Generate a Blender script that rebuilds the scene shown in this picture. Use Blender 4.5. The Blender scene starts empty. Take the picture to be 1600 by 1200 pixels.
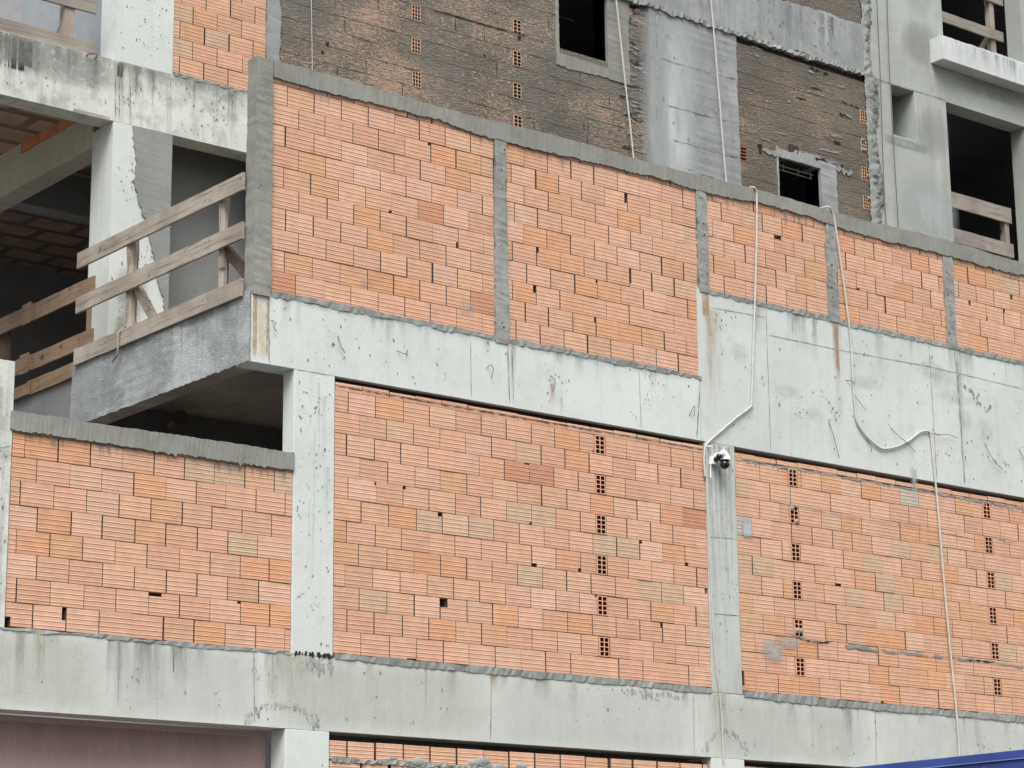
import bpy, math, random
C = bpy.context.scene.collection
R = math.radians

# ------------------------------------------------------------------ materials
def new_mat(name):
    m = bpy.data.materials.new(name); m.use_nodes = True
    nt = m.node_tree
    for n in list(nt.nodes): nt.nodes.remove(n)
    out = nt.nodes.new('ShaderNodeOutputMaterial')
    b = nt.nodes.new('ShaderNodeBsdfPrincipled')
    b.inputs['Roughness'].default_value = 0.9
    b.inputs['Specular IOR Level'].default_value = 0.15
    nt.links.new(b.outputs[0], out.inputs[0])
    return m, nt, b, out
class NB:
    def __init__(s, nt): s.nt = nt; s.tc = nt.nodes.new('ShaderNodeTexCoord')
    def link(s, a, b): s.nt.links.new(a, b)
    def noise(s, scale, stretch=(1,1,1), detail=4, rough=.55, off=0, dist=0):
        mp = s.nt.nodes.new('ShaderNodeMapping'); mp.inputs['Scale'].default_value = stretch
        mp.inputs['Location'].default_value = (off, off*.7, off*1.3)
        s.link(s.tc.outputs['Object'], mp.inputs[0])
        n = s.nt.nodes.new('ShaderNodeTexNoise'); n.inputs['Scale'].default_value = scale
        n.inputs['Detail'].default_value = detail; n.inputs['Roughness'].default_value = rough
        n.inputs['Distortion'].default_value = dist
        s.link(mp.outputs[0], n.inputs[0]); return n.outputs['Fac']
    def ramp(s, f, a, b, va=0., vb=1.):
        r = s.nt.nodes.new('ShaderNodeMapRange'); r.clamp = True
        r.interpolation_type = 'SMOOTHSTEP'
        for i, v in zip((1,2,3,4), (a,b,va,vb)): r.inputs[i].default_value = v
        s.link(f, r.inputs[0]); return r.outputs[0]
    def mix(s, f, a, b, mode='MIX'):
        m = s.nt.nodes.new('ShaderNodeMix'); m.data_type = 'RGBA'; m.blend_type = mode
        if hasattr(f, 'links'): s.link(f, m.inputs[0])
        else: m.inputs[0].default_value = f
        for v, k in ((a,6),(b,7)):
            if hasattr(v, 'links'): s.link(v, m.inputs[k])
            else: m.inputs[k].default_value = (*v, 1)
        return m.outputs[2]
    def math(s, op, a, b):
        m = s.nt.nodes.new('ShaderNodeMath'); m.operation = op
        for v, k in ((a,0),(b,1)):
            if hasattr(v, 'links'): s.link(v, m.inputs[k])
            else: m.inputs[k].default_value = v
        return m.outputs[0]
    def bump(s, h, bsdf, dist=.01, strength=.6):
        b = s.nt.nodes.new('ShaderNodeBump'); b.inputs['Distance'].default_value = dist
        b.inputs['Strength'].default_value = strength
        s.link(h, b.inputs['Height']); s.link(b.outputs[0], bsdf.inputs['Normal'])

def mat_concrete(name, c1, c2, dirt, dirt_amt=.5, streak=.35, blot=(.45,.75), bump=.004, off=0, ms=6):
    m, nt, b, o = new_mat(name); n = NB(nt)
    big = n.noise(.9, off=off, detail=5); mid = n.noise(ms, off=off+3, detail=6, rough=.65)
    st = n.noise(1, (16,16,.9), detail=4, off=off+7)
    fine = n.noise(70, off=off+1, detail=3)
    col = n.mix(n.ramp(big, .35, .65), c1, c2)
    col = n.mix(n.math('MULTIPLY', n.ramp(mid, blot[0], blot[1]), dirt_amt), col, dirt)
    col = n.mix(n.math('MULTIPLY', n.ramp(st, .5, .78), streak), col, dirt)
    g = n.ramp(fine, .25, .75, .90, 1.06)
    gc = nt.nodes.new('ShaderNodeCombineColor')
    for i in range(3): n.link(g, gc.inputs[i])
    col = n.mix(1., col, gc.outputs[0], 'MULTIPLY')
    n.link(col, b.inputs['Base Color'])
    h = n.math('ADD', n.math('MULTIPLY', mid, 1.), n.math('MULTIPLY', fine, .35))
    n.bump(h, b, bump, .5)
    return m
def mat_brick(name='fired_clay'):
    m, nt, b, o = new_mat(name); n = NB(nt)
    at = nt.nodes.new('ShaderNodeAttribute'); at.attribute_name = 'col'
    f1 = n.noise(9, detail=5); f2 = n.noise(1, (14,14,90), detail=3); f3 = n.noise(120, detail=2)
    g = n.ramp(n.math('ADD', n.math('MULTIPLY', f1, .45), n.math('ADD', n.math('MULTIPLY', f2, .4), n.math('MULTIPLY', f3, .15))), .3, .7, .86, 1.12)
    gc = nt.nodes.new('ShaderNodeCombineColor')
    for i in range(3): n.link(g, gc.inputs[i])
    col = n.mix(1., at.outputs['Color'], gc.outputs[0], 'MULTIPLY')
    dust = n.ramp(n.noise(2.2, detail=6, rough=.7, off=5), .50, .78, 0, .16)
    col = n.mix(dust, col, (.56,.40,.30))
    n.link(col, b.inputs['Base Color']); b.inputs['Roughness'].default_value = .95
    n.bump(n.math('ADD', f3, n.math('MULTIPLY', f2, 1.2)), b, .002, .5)
    return m
def mat_slurry(name, g1, g2, o1, o2, amt=(.5,.66)):
    m, nt, b, o = new_mat(name); n = NB(nt)
    patch = n.noise(.75, (1,1,1.5), detail=3, off=2)
    scr = n.noise(1, (24,24,40), detail=5, rough=.72, dist=1.2)
    scr2 = n.noise(1, (10,10,60), detail=3, rough=.6, off=4)
    big = n.noise(1.3, off=9, detail=5)
    base = n.mix(n.ramp(big, .36, .64), g1, g2)
    base = n.mix(n.ramp(scr2, .52, .72, 0, .5), base, tuple(v*.62 for v in g1))
    orange = n.mix(n.ramp(scr2, .35, .65), o1, o2)
    f = n.math('ADD', n.math('MULTIPLY', patch, .38), n.math('MULTIPLY', scr, .62))
    col = n.mix(n.ramp(f, amt[0], amt[1], 0, .9), base, orange)
    n.link(col, b.inputs['Base Color'])
    n.bump(n.math('ADD', scr, scr2), b, .022, 1.)
    return m
def mat_wood(name, c1, c2, dark, axis='Y'):
    m, nt, b, o = new_mat(name); n = NB(nt)
    s = {'Y':(30,1.6,30),'X':(1.6,30,30),'Z':(30,30,1.6)}[axis]
    gr = n.noise(1, s, detail=6, rough=.65, dist=.4); big = n.noise(2.5, detail=3, off=3)
    col = n.mix(n.ramp(big, .35,.65), c1, c2)
    col = n.mix(n.ramp(gr, .45,.72,0,.75), col, dark)
    kn = n.noise(5, detail=1, off=8)
    col = n.mix(n.ramp(kn, .70,.76,0,.8), col, tuple(v*.5 for v in dark))
    n.link(col, b.inputs['Base Color']); n.bump(gr, b, .004, .6)
    return m
def mat_plain(name, c, rough=.6, spec=.3, var=.12, scale=20):
    m, nt, b, o = new_mat(name); n = NB(nt)
    f = n.ramp(n.noise(scale, detail=4), .3, .7)
    n.link(n.mix(f, tuple(v*(1-var) for v in c), tuple(min(1,v*(1+var)) for v in c)), b.inputs['Base Color'])
    b.inputs['Roughness'].default_value = rough; b.inputs['Specular IOR Level'].default_value = spec
    return m
def mat_stain(name, scale=9, stretch=(1,1,1), lo=.25, hi=.6):
    m, nt, b, o = new_mat(name); n = NB(nt)
    at = nt.nodes.new('ShaderNodeAttribute'); at.attribute_name = 'col'
    n.link(at.outputs['Color'], b.inputs['Base Color'])
    tr = nt.nodes.new('ShaderNodeBsdfTransparent'); mx = nt.nodes.new('ShaderNodeMixShader')
    f = n.math('MULTIPLY', at.outputs['Alpha'], n.ramp(n.noise(scale, stretch, detail=6, rough=.7), lo, hi))
    n.link(f, mx.inputs[0]); n.link(tr.outputs[0], mx.inputs[1]); n.link(b.outputs[0], mx.inputs[2])
    n.link(mx.outputs[0], o.inputs[0]); return m
def mat_blocks(name):
    m, nt, b, o = new_mat(name); n = NB(nt)
    br = nt.nodes.new('ShaderNodeTexBrick'); n.link(n.tc.outputs['Object'], br.inputs[0])
    br.inputs['Color1'].default_value = (.50,.36,.25,1); br.inputs['Color2'].default_value = (.40,.27,.19,1)
    br.inputs['Mortar'].default_value = (.16,.14,.115,1); br.inputs['Scale'].default_value = 1
    br.inputs['Mortar Size'].default_value = .055; br.inputs['Brick Width'].default_value = .62; br.inputs['Row Height'].default_value = .42
    f = n.ramp(n.noise(3, detail=5), .35, .7, 0, .55)
    n.link(n.mix(f, br.outputs[0], (.26,.22,.17)), b.inputs['Base Color']); return m

M = {}
M['conc']   = mat_concrete('cast_concrete', (.50,.54,.52), (.55,.585,.565), (.36,.38,.355), .32, .22)
M['conc_dirty'] = mat_concrete('weathered_concrete', (.50,.53,.49), (.56,.585,.55), (.22,.225,.20), .55, .5, (.44,.7), off=11)
M['colgrey'] = mat_concrete('grey_column_concrete', (.39,.42,.395), (.45,.48,.455), (.29,.31,.29), .4, .5, off=25)
M['lowc'] = mat_concrete('hazed_beam_concrete', (.455,.485,.45), (.505,.535,.50), (.34,.345,.315), .36, .35, off=27)  # duller copy of the cast concrete, lens haze put into its colour
M['deep']   = mat_concrete('deep_beam_concrete', (.47,.507,.487), (.52,.555,.535), (.345,.365,.345), .34, .25, off=21)
M['mortar'] = mat_concrete('grey_mortar', (.205,.21,.188), (.245,.25,.225), (.155,.157,.14), .5, .3, (.42,.65), .008, 5)
M['mortar2']= mat_concrete('grey_joint_mortar', (.225,.24,.23), (.275,.29,.28), (.15,.155,.145), .6, .3, (.42,.65), .012, 15)
M['plaster']= mat_concrete('smooth_cement_plaster', (.31,.335,.31), (.365,.395,.375), (.26,.275,.25), .35, .15, (.4,.7), .003, 31)
M['ledge']  = mat_concrete('lime_washed_ledge', (.46,.49,.49), (.53,.56,.56), (.33,.345,.345), .45, .5, off=35)
M['pier']   = mat_concrete('blue_grey_render', (.235,.252,.257), (.295,.315,.318), (.18,.19,.19), .5, .5, (.42,.68), .006, 41)
M['skim']   = mat_concrete('trowelled_slab_render', (.24,.26,.262), (.38,.405,.41), (.175,.19,.19), .65, .7, (.42,.62), .05, 51, 2.6)
M['skimgrey'] = mat_concrete('flat_grey_render', (.20,.212,.205), (.245,.257,.25), (.165,.172,.165), .4, .1, off=57)
M['skim2']  = mat_concrete('smooth_grey_render', (.19,.195,.20), (.24,.25,.255), (.15,.15,.15), .4, .3, off=55)
M['bluewall'] = mat_concrete('pale_blue_grey_plaster', (.23,.255,.275), (.28,.305,.325), (.19,.205,.22), .4, .2, off=61)
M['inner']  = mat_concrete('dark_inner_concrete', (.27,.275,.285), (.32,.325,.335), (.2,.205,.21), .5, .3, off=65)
M['innerbeam']= mat_concrete('raw_inner_beam', (.46,.445,.36), (.54,.525,.43), (.34,.32,.25), .5, .3, off=66)
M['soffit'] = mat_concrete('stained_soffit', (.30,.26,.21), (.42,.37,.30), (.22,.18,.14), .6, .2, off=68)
M['mauve']  = mat_concrete('mauve_brown_render', (.44,.315,.295), (.48,.345,.325), (.39,.28,.265), .5, .1, off=71)  # pinkish lens haze over this recess is put into the wall colour
M['brick']  = mat_brick()
M['slurry'] = mat_slurry('slurry_coated_brick', (.128,.122,.103), (.165,.157,.135), (.43,.31,.235), (.35,.24,.175), (.497,.585))
M['slurryR'] = mat_slurry('brown_slurry_coated_brick', (.125,.115,.095), (.16,.145,.12), (.36,.265,.20), (.30,.205,.145), (.525,.625))
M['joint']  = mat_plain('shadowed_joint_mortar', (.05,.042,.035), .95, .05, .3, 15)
M['hole']   = mat_plain('shaded_block_cell', (.06,.038,.028), .95, .05, .3, 15)  # clay cell walls coloured dark, their inner shade put into the colour
M['cell_back'] = mat_plain('shaded_cell_back', (.06,.058,.05), .95, .05, .3, 15)  # back of the vent cells, coloured dark for the shade in them
M['woodY']  = mat_wood('weathered_board', (.265,.232,.195), (.35,.315,.27), (.12,.10,.08), 'Y')
M['woodX']  = mat_wood('grey_board', (.22,.20,.175), (.29,.265,.23), (.12,.105,.09), 'X')
M['woodZ']  = mat_wood('raw_pole', (.26,.225,.19), (.36,.325,.28), (.11,.09,.07), 'Z')
M['woodB']  = mat_wood('brown_board', (.22,.155,.105), (.29,.21,.15), (.11,.075,.05), 'Y')
M['woodD']  = mat_wood('dark_brown_board', (.10,.075,.055), (.14,.105,.08), (.05,.035,.025), 'Y')  # plain dark brown board colour
M['cable']  = mat_plain('white_cable_sheath', (.44,.435,.41), .5, .3, .1)
M['wire']   = mat_plain('dark_wire', (.09,.082,.072), .6, .3, .3)
M['white']  = mat_plain('white_plastic', (.78,.79,.79), .35, .4, .03)
M['black']  = mat_plain('black_gloss_plastic', (.008,.008,.009), .18, .5, .1)
M['pit']    = mat_plain('air_hole', (.19,.19,.175), 1, 0, .5, 40)
M['seam']   = mat_plain('formwork_seam', (.25,.255,.24), 1, 0, .4, 12)
M['crack_gap']  = mat_plain('crack_and_gap_shade', (.03,.028,.025), 1, 0, .2)  # cracks, and the painted shade in the gap under the edge beam
M['stain']  = mat_stain('dry_stain')
M['wash']   = mat_stain('faint_wash', 1.5, (3,3,.8), -.1, .75)
M['drip']   = mat_stain('run_down_stain', 1, (26,26,2.2), .3, .62)
M['blue']   = mat_plain('blue_sheet_metal', (.03,.058,.23), .45, .4, .15, 3)
M['blue2']  = mat_plain('pale_blue_edge_paint', (.14,.20,.46), .45, .4, .15, 3)
M['ground'] = mat_concrete('dusty_yard', (.115,.11,.10), (.15,.14,.125), (.09,.085,.075), .5, .0, off=81)
M['blocks'] = mat_blocks('hollow_block_ceiling')
M['pvc']    = mat_plain('brown_pipe', (.085,.062,.048), .5, .3)

# ------------------------------------------------------------------ mesh helpers
CNT=[0]
def lift():
    CNT[0]+=1; return (CNT[0]%170)*1.1e-5
class MB:
    def __init__(s): s.v=[]; s.f=[]; s.m=[]; s.c=[]; s.mats=[]
    def mi(s, k):
        if k not in s.mats: s.mats.append(k)
        return s.mats.index(k)
    def add(s, vs, fs, k, col=(1,1,1,1)):
        b=len(s.v); s.v+=vs; i=s.mi(k)
        s.c += [c for c in col] if isinstance(col, list) else [col]*len(vs)
        for f in fs: s.f.append(tuple(b+j for j in f)); s.m.append(i)
    def box(s, x0,x1,y0,y1,z0,z1, k, col=(1,1,1,1), j=0):
        r=lambda: random.uniform(-j,j) if j else 0
        vs=[(x+r(),y+r(),z+r()) for x in (x0,x1) for y in (y0,y1) for z in (z0,z1)]
        s.add(vs,[(0,1,3,2),(4,6,7,5),(0,4,5,1),(2,3,7,6),(0,2,6,4),(1,5,7,3)],k,col)
    def quad(s,a,b,c,d,k,col=(1,1,1,1)): s.add([a,b,c,d],[(0,1,2,3)],k,col)
    def tube(s, pts, r, k, n=7, cap=True):
        rs = r if isinstance(r, list) else [r]*len(pts)
        import mathutils
        P=[mathutils.Vector(p) for p in pts]; vs=[]; fs=[]
        prev=None
        for i,p in enumerate(P):
            t=(P[min(i+1,len(P)-1)]-P[max(i-1,0)]).normalized()
            u=t.orthogonal().normalized() if prev is None else (prev-t*prev.dot(t)).normalized()
            prev=u; w=t.cross(u)
            for q in range(n):
                a=2*math.pi*q/n; d=u*math.cos(a)+w*math.sin(a); vs.append(tuple(p+d*rs[i]))
        for i in range(len(P)-1):
            for q in range(n):
                a=i*n+q; b=i*n+(q+1)%n; fs.append((a,b,b+n,a+n))
        if cap: fs.append(tuple(range(n-1,-1,-1))); fs.append(tuple(range((len(P)-1)*n,len(P)*n)))
        s.add(vs,fs,k)
    def sphere(s, c, r, k, nu=20, nv=12, sc=(1,1,1)):
        vs=[]; fs=[]
        for i in range(nv+1):
            t=math.pi*i/nv
            for q in range(nu):
                a=2*math.pi*q/nu; vs.append((c[0]+r*sc[0]*math.sin(t)*math.cos(a),c[1]+r*sc[1]*math.sin(t)*math.sin(a),c[2]+r*sc[2]*math.cos(t)))
        for i in range(nv):
            for q in range(nu): fs.append((i*nu+q,(i+1)*nu+q,(i+1)*nu+(q+1)%nu,i*nu+(q+1)%nu))
        s.add(vs,fs,k)
    # strip facing -Y on plane y along a polyline (x,z)
    def ribbon(s, pts, w, y, k, jit=.25, taper=True, step=.05):
        P=dense(pts,step); vs=[]; fs=[]; n=len(P); y-=lift()
        for i,(x,z) in enumerate(P):
            a=P[max(i-1,0)]; b=P[min(i+1,n-1)]; dx,dz=b[0]-a[0],b[1]-a[1]; L=math.hypot(dx,dz) or 1
            nx,nz=-dz/L,dx/L; ww=w*.5*(1+random.uniform(-jit*1.6,jit*1.6)); o=random.uniform(-jit,jit)*w*.8
            if taper and (i==0 or i==n-1): ww*=.3
            vs+= [(x+nx*(o+ww),y,z+nz*(o+ww)),(x+nx*(o-ww),y,z+nz*(o-ww))]
        for i in range(n-1): fs.append((2*i,2*i+1,2*i+3,2*i+2))
        s.add(vs,fs,k)
    def soft(s, x0,x1,z0,z1, y, k, rgb, a=.8, mode='blob', n=8):
        # stain sheet with alpha falling to 0 at its rim
        vs=[];cs=[];fs=[]; y-=lift()
        for i in range(n+1):
            for j in range(n+1):
                u=i/n; v=j/n; vs.append((x0+(x1-x0)*u,y,z0+(z1-z0)*v))
                if mode=='blob': d=math.hypot(u-.5,v-.5)*2; al=max(0,1-d*d)
                elif mode=='drip': al=max(0,1-abs(u-.5)*2)**.7*(v**1.3)*(1 if v<1 else .95)
                elif mode=='top': al=v**2*min(1,min(u,1-u)*12)
                elif mode=='wash': al=(math.sin(math.pi*u)**.8)*(math.sin(math.pi*v)**.6)
                else: al=min(1,min(u,1-u)*6)*min(1,min(v,1-v)*6)
                cs.append((*rgb,a*al))
        for i in range(n):
            for j in range(n): q=i*(n+1)+j; fs.append((q,q+n+1,q+n+2,q+1))
        s.add(vs,fs,k,cs)
    def pit(s, x,z,y,r,k='pit', el=1.6):
        y-=lift(); n=random.choice((5,6,7)); t=random.uniform(0,3.14); vs=[]
        for q in range(n):
            a=2*math.pi*q/n; rr=r*random.uniform(.6,1.25); u=rr*math.cos(a); v=rr*math.sin(a)*el
            vs.append((x+u*math.cos(t*.25-.4)-v*math.sin(t*.25-.4),y,z+u*math.sin(t*.25-.4)+v*math.cos(t*.25-.4)))
        s.add(vs,[tuple(range(n))],k)
    def pits(s, x0,x1,z0,z1,y,n,rmin=.004,rmax=.012,clus=0,k='pit'):
        for _ in range(n):
            x=random.uniform(x0,x1); z=random.uniform(z0,z1); s.pit(x,z,y,random.uniform(rmin,rmax)*random.choice((.6,.8,1,1)),k,random.uniform(1,2.2))
        for _ in range(clus):
            cx=random.uniform(x0+.1,x1-.1); cz=random.uniform(z0+.1,z1-.06)
            for _ in range(random.randint(4,9)):
                x=min(x1-.02,max(x0+.02,random.gauss(cx,.06))); z=min(z1-.02,max(z0+.02,random.gauss(cz,.045)))
                s.pit(x,z,y,random.uniform(rmin,rmax)*.8,k)
    # ragged front band: at each t (axis x) lower/upper z given -> thick piece
    def band(s, axis, ts, lo, hi, yf, yb, k, bulge=.0):
        vs=[];fs=[]; n=len(ts)
        for i,t in enumerate(ts):
            for h in (lo[i],hi[i]):
                for y in (yf+random.uniform(-bulge,bulge),yb):
                    vs.append((t,y,h) if axis=='x' else (h,y,t))
        for i in range(n-1):
            a=4*i;b=a+4
            q=[(a,b,b+2,a+2),(a+1,a+3,b+3,b+1),(a,a+1,b+1,b),(a+2,b+2,b+3,a+3)]
            fs+= q if axis=='x' else [f[::-1] for f in q]
        e=[(0,2,3,1),(4*n-4,4*n-3,4*n-1,4*n-2)]
        fs+= e if axis=='x' else [f[::-1] for f in e]
        s.add(vs,fs,k)
    def build(s, name, parent=None, org=(0,0,0), smooth=False, bevel=0):
        me=bpy.data.meshes.new(name)
        ox,oy,oz=org
        me.from_pydata([(x-ox,y-oy,z-oz) for x,y,z in s.v],[],s.f)
        for k in s.mats: me.materials.append(M[k])
        me.polygons.foreach_set('material_index', s.m)
        ca=me.color_attributes.new('col','FLOAT_COLOR','POINT')
        flat=[]
        for c in s.c: flat+= (list(c) if len(c)==4 else [*c,1])
        ca.data.foreach_set('color', flat)
        if smooth: me.polygons.foreach_set('use_smooth',[True]*len(s.f))
        me.update()
        o=bpy.data.objects.new(name,me); C.objects.link(o)
        if parent is not None: o.parent=parent
        else: o.location=org
        if bevel:
            bv=o.modifiers.new('edge','BEVEL'); bv.width=bevel; bv.segments=2; bv.limit_method='ANGLE'
        return o
def dense(pts, step):
    out=[]
    for (a,b),(c,d) in zip(pts,pts[1:]):
        n=max(1,int(math.hypot(c-a,d-b)/step))
        for i in range(n): out.append((a+(c-a)*i/n,b+(d-b)*i/n))
    out.append(tuple(pts[-1])); return out
def smooth3(pts, n=6):
    # Catmull-Rom through 3-D points
    out=[]
    for i in range(len(pts)-1):
        p0=pts[max(i-1,0)];p1=pts[i];p2=pts[i+1];p3=pts[min(i+2,len(pts)-1)]
        for k in range(n):
            t=k/n; out.append(tuple(.5*((2*b)+(-a+c)*t+(2*a-5*b+4*c-d)*t*t+(-a+3*b-3*c+d)*t**3) for a,b,c,d in zip(p0,p1,p2,p3)))
    out.append(tuple(pts[-1])); return out
def tag(o, label, cat, group=None, kind='thing'):
    if label: o['label']=label
    if cat: o['category']=cat
    if group: o['group']=group
    if kind: o['kind']=kind
    return o
def thing(name, loc, label, cat, group=None, kind='thing'):
    o=bpy.data.objects.new(name,None); C.objects.link(o); o.location=loc; o.empty_display_size=.2
    return tag(o,label,cat,group,kind)
def rag(ts, base, amp, fine=.5):
    out=[];d=0
    for _ in ts:
        d=d*.75+random.uniform(-amp,amp)*.6; out.append(base+d+random.uniform(-amp,amp)*fine*.4)
    return out
def lin(a,b,step):
    n=max(1,int(abs(b-a)/step)); return [a+(b-a)*i/n for i in range(n+1)]

# ------------------------------------------------------------------ bricks
BASE=[(0.522, 0.315, 0.217), (0.535, 0.326, 0.227), (0.512, 0.304, 0.205), (0.53, 0.335, 0.24), (0.505, 0.305, 0.207), (0.545, 0.339, 0.244), (0.518, 0.31, 0.211), (0.527, 0.322, 0.22)]
SPEC={'tan':(.46,.328,.228),'dark':(.46,.235,.145),'orange':(.52,.285,.17),'red':(.43,.22,.145),'pale':(.565,.365,.27),'grey':(.42,.375,.32),'wood':(.50,.295,.18)}
def brick_col(rnd, mix=.16):
    c=rnd.choice(BASE)
    u=rnd.random()
    if u<mix*.3: q=rnd.uniform(.15,.6); c=tuple(v*(1-q)+w*q for v,w in zip(c,SPEC['tan']))
    elif u<mix*.8: c=SPEC['orange']
    elif u<mix: c=SPEC['wood']
    f=rnd.uniform(.955,1.045); return tuple(v*f*rnd.uniform(.98,1.02) for v in c)
def brick(mb, x0,x1,z0,z1,yf,yb,k,col,rnd,groove=True,g=5,chip=None,tilt=0):
    # one hollow clay block, its front scored with horizontal grooves; chip=(side, frac_x, frac_z, top?) leaves a broken corner
    prof=[(z0,yf+.003),(z0+.003,yf)]
    if groove:
        h=(z1-z0)
        for i in range(g):
            zc=z0+h*(i+.72)/g
            if zc>z1-.012: continue
            prof+=[(zc-.006,yf),(zc-.005,yf+.0008),(zc+.0005,yf+.0008),(zc+.003,yf-.0022),(zc+.006,yf-.0022),(zc+.0095,yf)]
    prof+=[(z1-.003,yf),(z1,yf+.003)]
    t=tilt
    spans=[(x0,x1,z0,z1)]
    if chip:
        side,fx,fz,top=chip; w=(x1-x0)*fx; zc=z1-(z1-z0)*fz if top else z0+(z1-z0)*fz
        jx=(x1-x0)*.05
        if side=='r': spans=[(x0,x1-w,z0,z1),(x1-w,x1,z0 if top else zc, zc if top else z1)]
        elif side=='l': spans=[(x0+w,x1,z0,z1),(x0,x0+w,z0 if top else zc, zc if top else z1)]
        else:
            m=(x0+x1)/2; spans=[(x0,m-w/2,z0,z1),(m+w/2,x1,z0,z1),(m-w/2,m+w/2,z0 if top else zc, zc if top else z1)]
    c4=(*col,1)
    for a,b,c,d in spans:
        pr=[p for p in prof if c-1e-6<=p[0]<=d+1e-6]
        if pr[0][0]>c+1e-6: pr=[(c,yf)]+pr
        if pr[-1][0]<d-1e-6: pr=pr+[(d,yf)]
        n=len(pr); vs=[]; cl=[]
        for z,y in pr:
            vs.append((a,y-t*(a-x0)/(x1-x0+1e-6),z)); vs.append((b,y-t*(b-x0)/(x1-x0+1e-6),z))
            q=1.22 if y<yf-.001 else (.80 if (groove and y>yf+.0005 and y<yf+.002) else 1.)   # worn pale ridge, groove colour darkened
            cc=(min(.8,col[0]*(1+(q-1)*.8)),col[1]*q,col[2]*(1+(q-1)*1.2),1); cl+=[cc,cc]
        fs=[(2*i,2*i+1,2*i+3,2*i+2) for i in range(n-1)]
        q=len(vs); vs+=[(a,yb,c),(b,yb,c),(a,yb,d),(b,yb,d)]
        fs+=[(0,q,q+1,1),(2*n-2,2*n-1,q+3,q+2)]
        # ends coloured near-black: the shade inside the joints is put into the colour
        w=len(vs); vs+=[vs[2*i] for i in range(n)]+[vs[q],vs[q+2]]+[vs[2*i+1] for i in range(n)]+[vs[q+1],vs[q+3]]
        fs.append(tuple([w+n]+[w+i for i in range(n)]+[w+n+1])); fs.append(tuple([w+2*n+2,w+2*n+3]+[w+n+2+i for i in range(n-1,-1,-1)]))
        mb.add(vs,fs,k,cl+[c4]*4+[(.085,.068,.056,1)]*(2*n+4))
def courses(mb, x0,x1,z0,n,phase,yf=.01,yb=.11,k='brick',seed=1,L=.298,H=.1955,cut=None,groove=True,holes=(),over={},chips={},hg=(.0025,.0055),vg=(.0025,.0105),jy=.004,mix=.16,ztop=None,alt=.5,wave=0):
    """phase: x of one joint in course 0; cut: [(x0,x1,z0,z1)] left free; over/chips: {(course, x): value}"""
    rnd=random.Random(seed)
    for c in range(n):
        za=z0+c*H; zb=za+H
        if ztop is not None: zb=min(zb,ztop)
        if zb-za<.03: continue
        free=[(x0,x1)]
        for q in (cut or []):
            ov=min(zb,q[3])-max(za,q[2])
            if ov>.45*(zb-za):
                nf=[]
                for a,b in free:
                    if q[1]<=a or q[0]>=b: nf.append((a,b)); continue
                    if q[0]>a: nf.append((a,q[0]))
                    if q[1]<b: nf.append((q[1],b))
                free=nf
        ph=phase+(L*alt if c%2 else 0)+rnd.uniform(-.02,.02)
        for a,b in free:
            js=[a]; k0=math.floor((a-ph)/L)
            x=ph+k0*L
            while x<b-.001:
                xx=x+rnd.uniform(-.006,.006)
                if xx>a+.05 and xx<b-.05: js.append(xx)
                x+=L
            js.append(b)
            for p,q in zip(js,js[1:]):
                gap=rnd.uniform(*vg)*(2.2 if rnd.random()<.12 else 1); gz=rnd.uniform(*hg)
                col=brick_col(rnd,mix); ch=None
                for (cc,xx),v in over.items():
                    if cc==c and p<=xx<q: col=SPEC[v]
                for (cc,xx),v in chips.items():
                    if cc==c and p<=xx<q: ch=v
                if ch is None and groove and rnd.random()<.012: ch=(rnd.choice('lr'),rnd.uniform(.05,.14),rnd.uniform(.1,.3),rnd.random()<.6)
                y=yf+rnd.uniform(-jy,jy)
                dz=wave*math.sin(p*1.7+c)
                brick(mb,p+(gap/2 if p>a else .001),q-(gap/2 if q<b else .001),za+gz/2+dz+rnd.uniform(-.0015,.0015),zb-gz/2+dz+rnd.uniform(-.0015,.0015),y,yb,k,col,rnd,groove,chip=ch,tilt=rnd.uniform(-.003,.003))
def vent_brick(parent, org, x,z,w=.125,h=.185,cols=2,rows=4,y=.006,col=(.56,.30,.20),depth=.09,plug=0,rnd=random):
    """block laid end-on: its open cells show"""
    mb=MB(); t=.0125; c4=(*col,1)
    xs=[x-w/2]; cw=(w-t*(cols+1))/cols
    for i in range(cols): xs+=[xs[-1]+t, xs[-1]+t+cw]
    xs.append(x+w/2)
    t2=.009; rh=(h-t2*(rows+1))/rows; zs=[z-h/2]
    for i in range(rows): zs+=[zs[-1]+t2, zs[-1]+t2+rh]
    zs.append(z+h/2)
    for i in range(len(xs)-1):
        for j in range(len(zs)-1):
            a,b,c,d=xs[i],xs[i+1],zs[j],zs[j+1]
            hole=(i%2==1 and j%2==1)
            if not hole: mb.quad((a,y,c),(b,y,c),(b,y,d),(a,y,d),'brick',c4)
            else:
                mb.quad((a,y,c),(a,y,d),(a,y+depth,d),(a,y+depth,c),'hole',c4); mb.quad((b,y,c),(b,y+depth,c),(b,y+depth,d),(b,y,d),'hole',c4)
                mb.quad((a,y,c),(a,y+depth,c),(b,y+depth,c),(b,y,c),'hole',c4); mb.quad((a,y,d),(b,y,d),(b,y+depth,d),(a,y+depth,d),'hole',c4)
                if rnd.random()<plug: mb.sphere(((a+b)/2,y+.006,(c+d)/2),rh*.75,'mortar2',8,6)
    a,b,c,d=x-w/2,x+w/2,z-h/2,z+h/2; yb=y+depth
    mb.quad((a,yb,c),(a,yb,d),(b,yb,d),(b,yb,c),'cell_back')
    for q in (((a,y,c),(a,yb,c),(a,yb,d),(a,y,d)),((b,y,c),(b,y,d),(b,yb,d),(b,yb,c)),((a,y,c),(b,y,c),(b,yb,c),(a,yb,c)),((a,y,d),(a,yb,d),(b,yb,d),(b,y,d))):
        mb.quad(*q,'brick',c4)
    return mb.build('vent_brick',parent,org)
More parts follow.
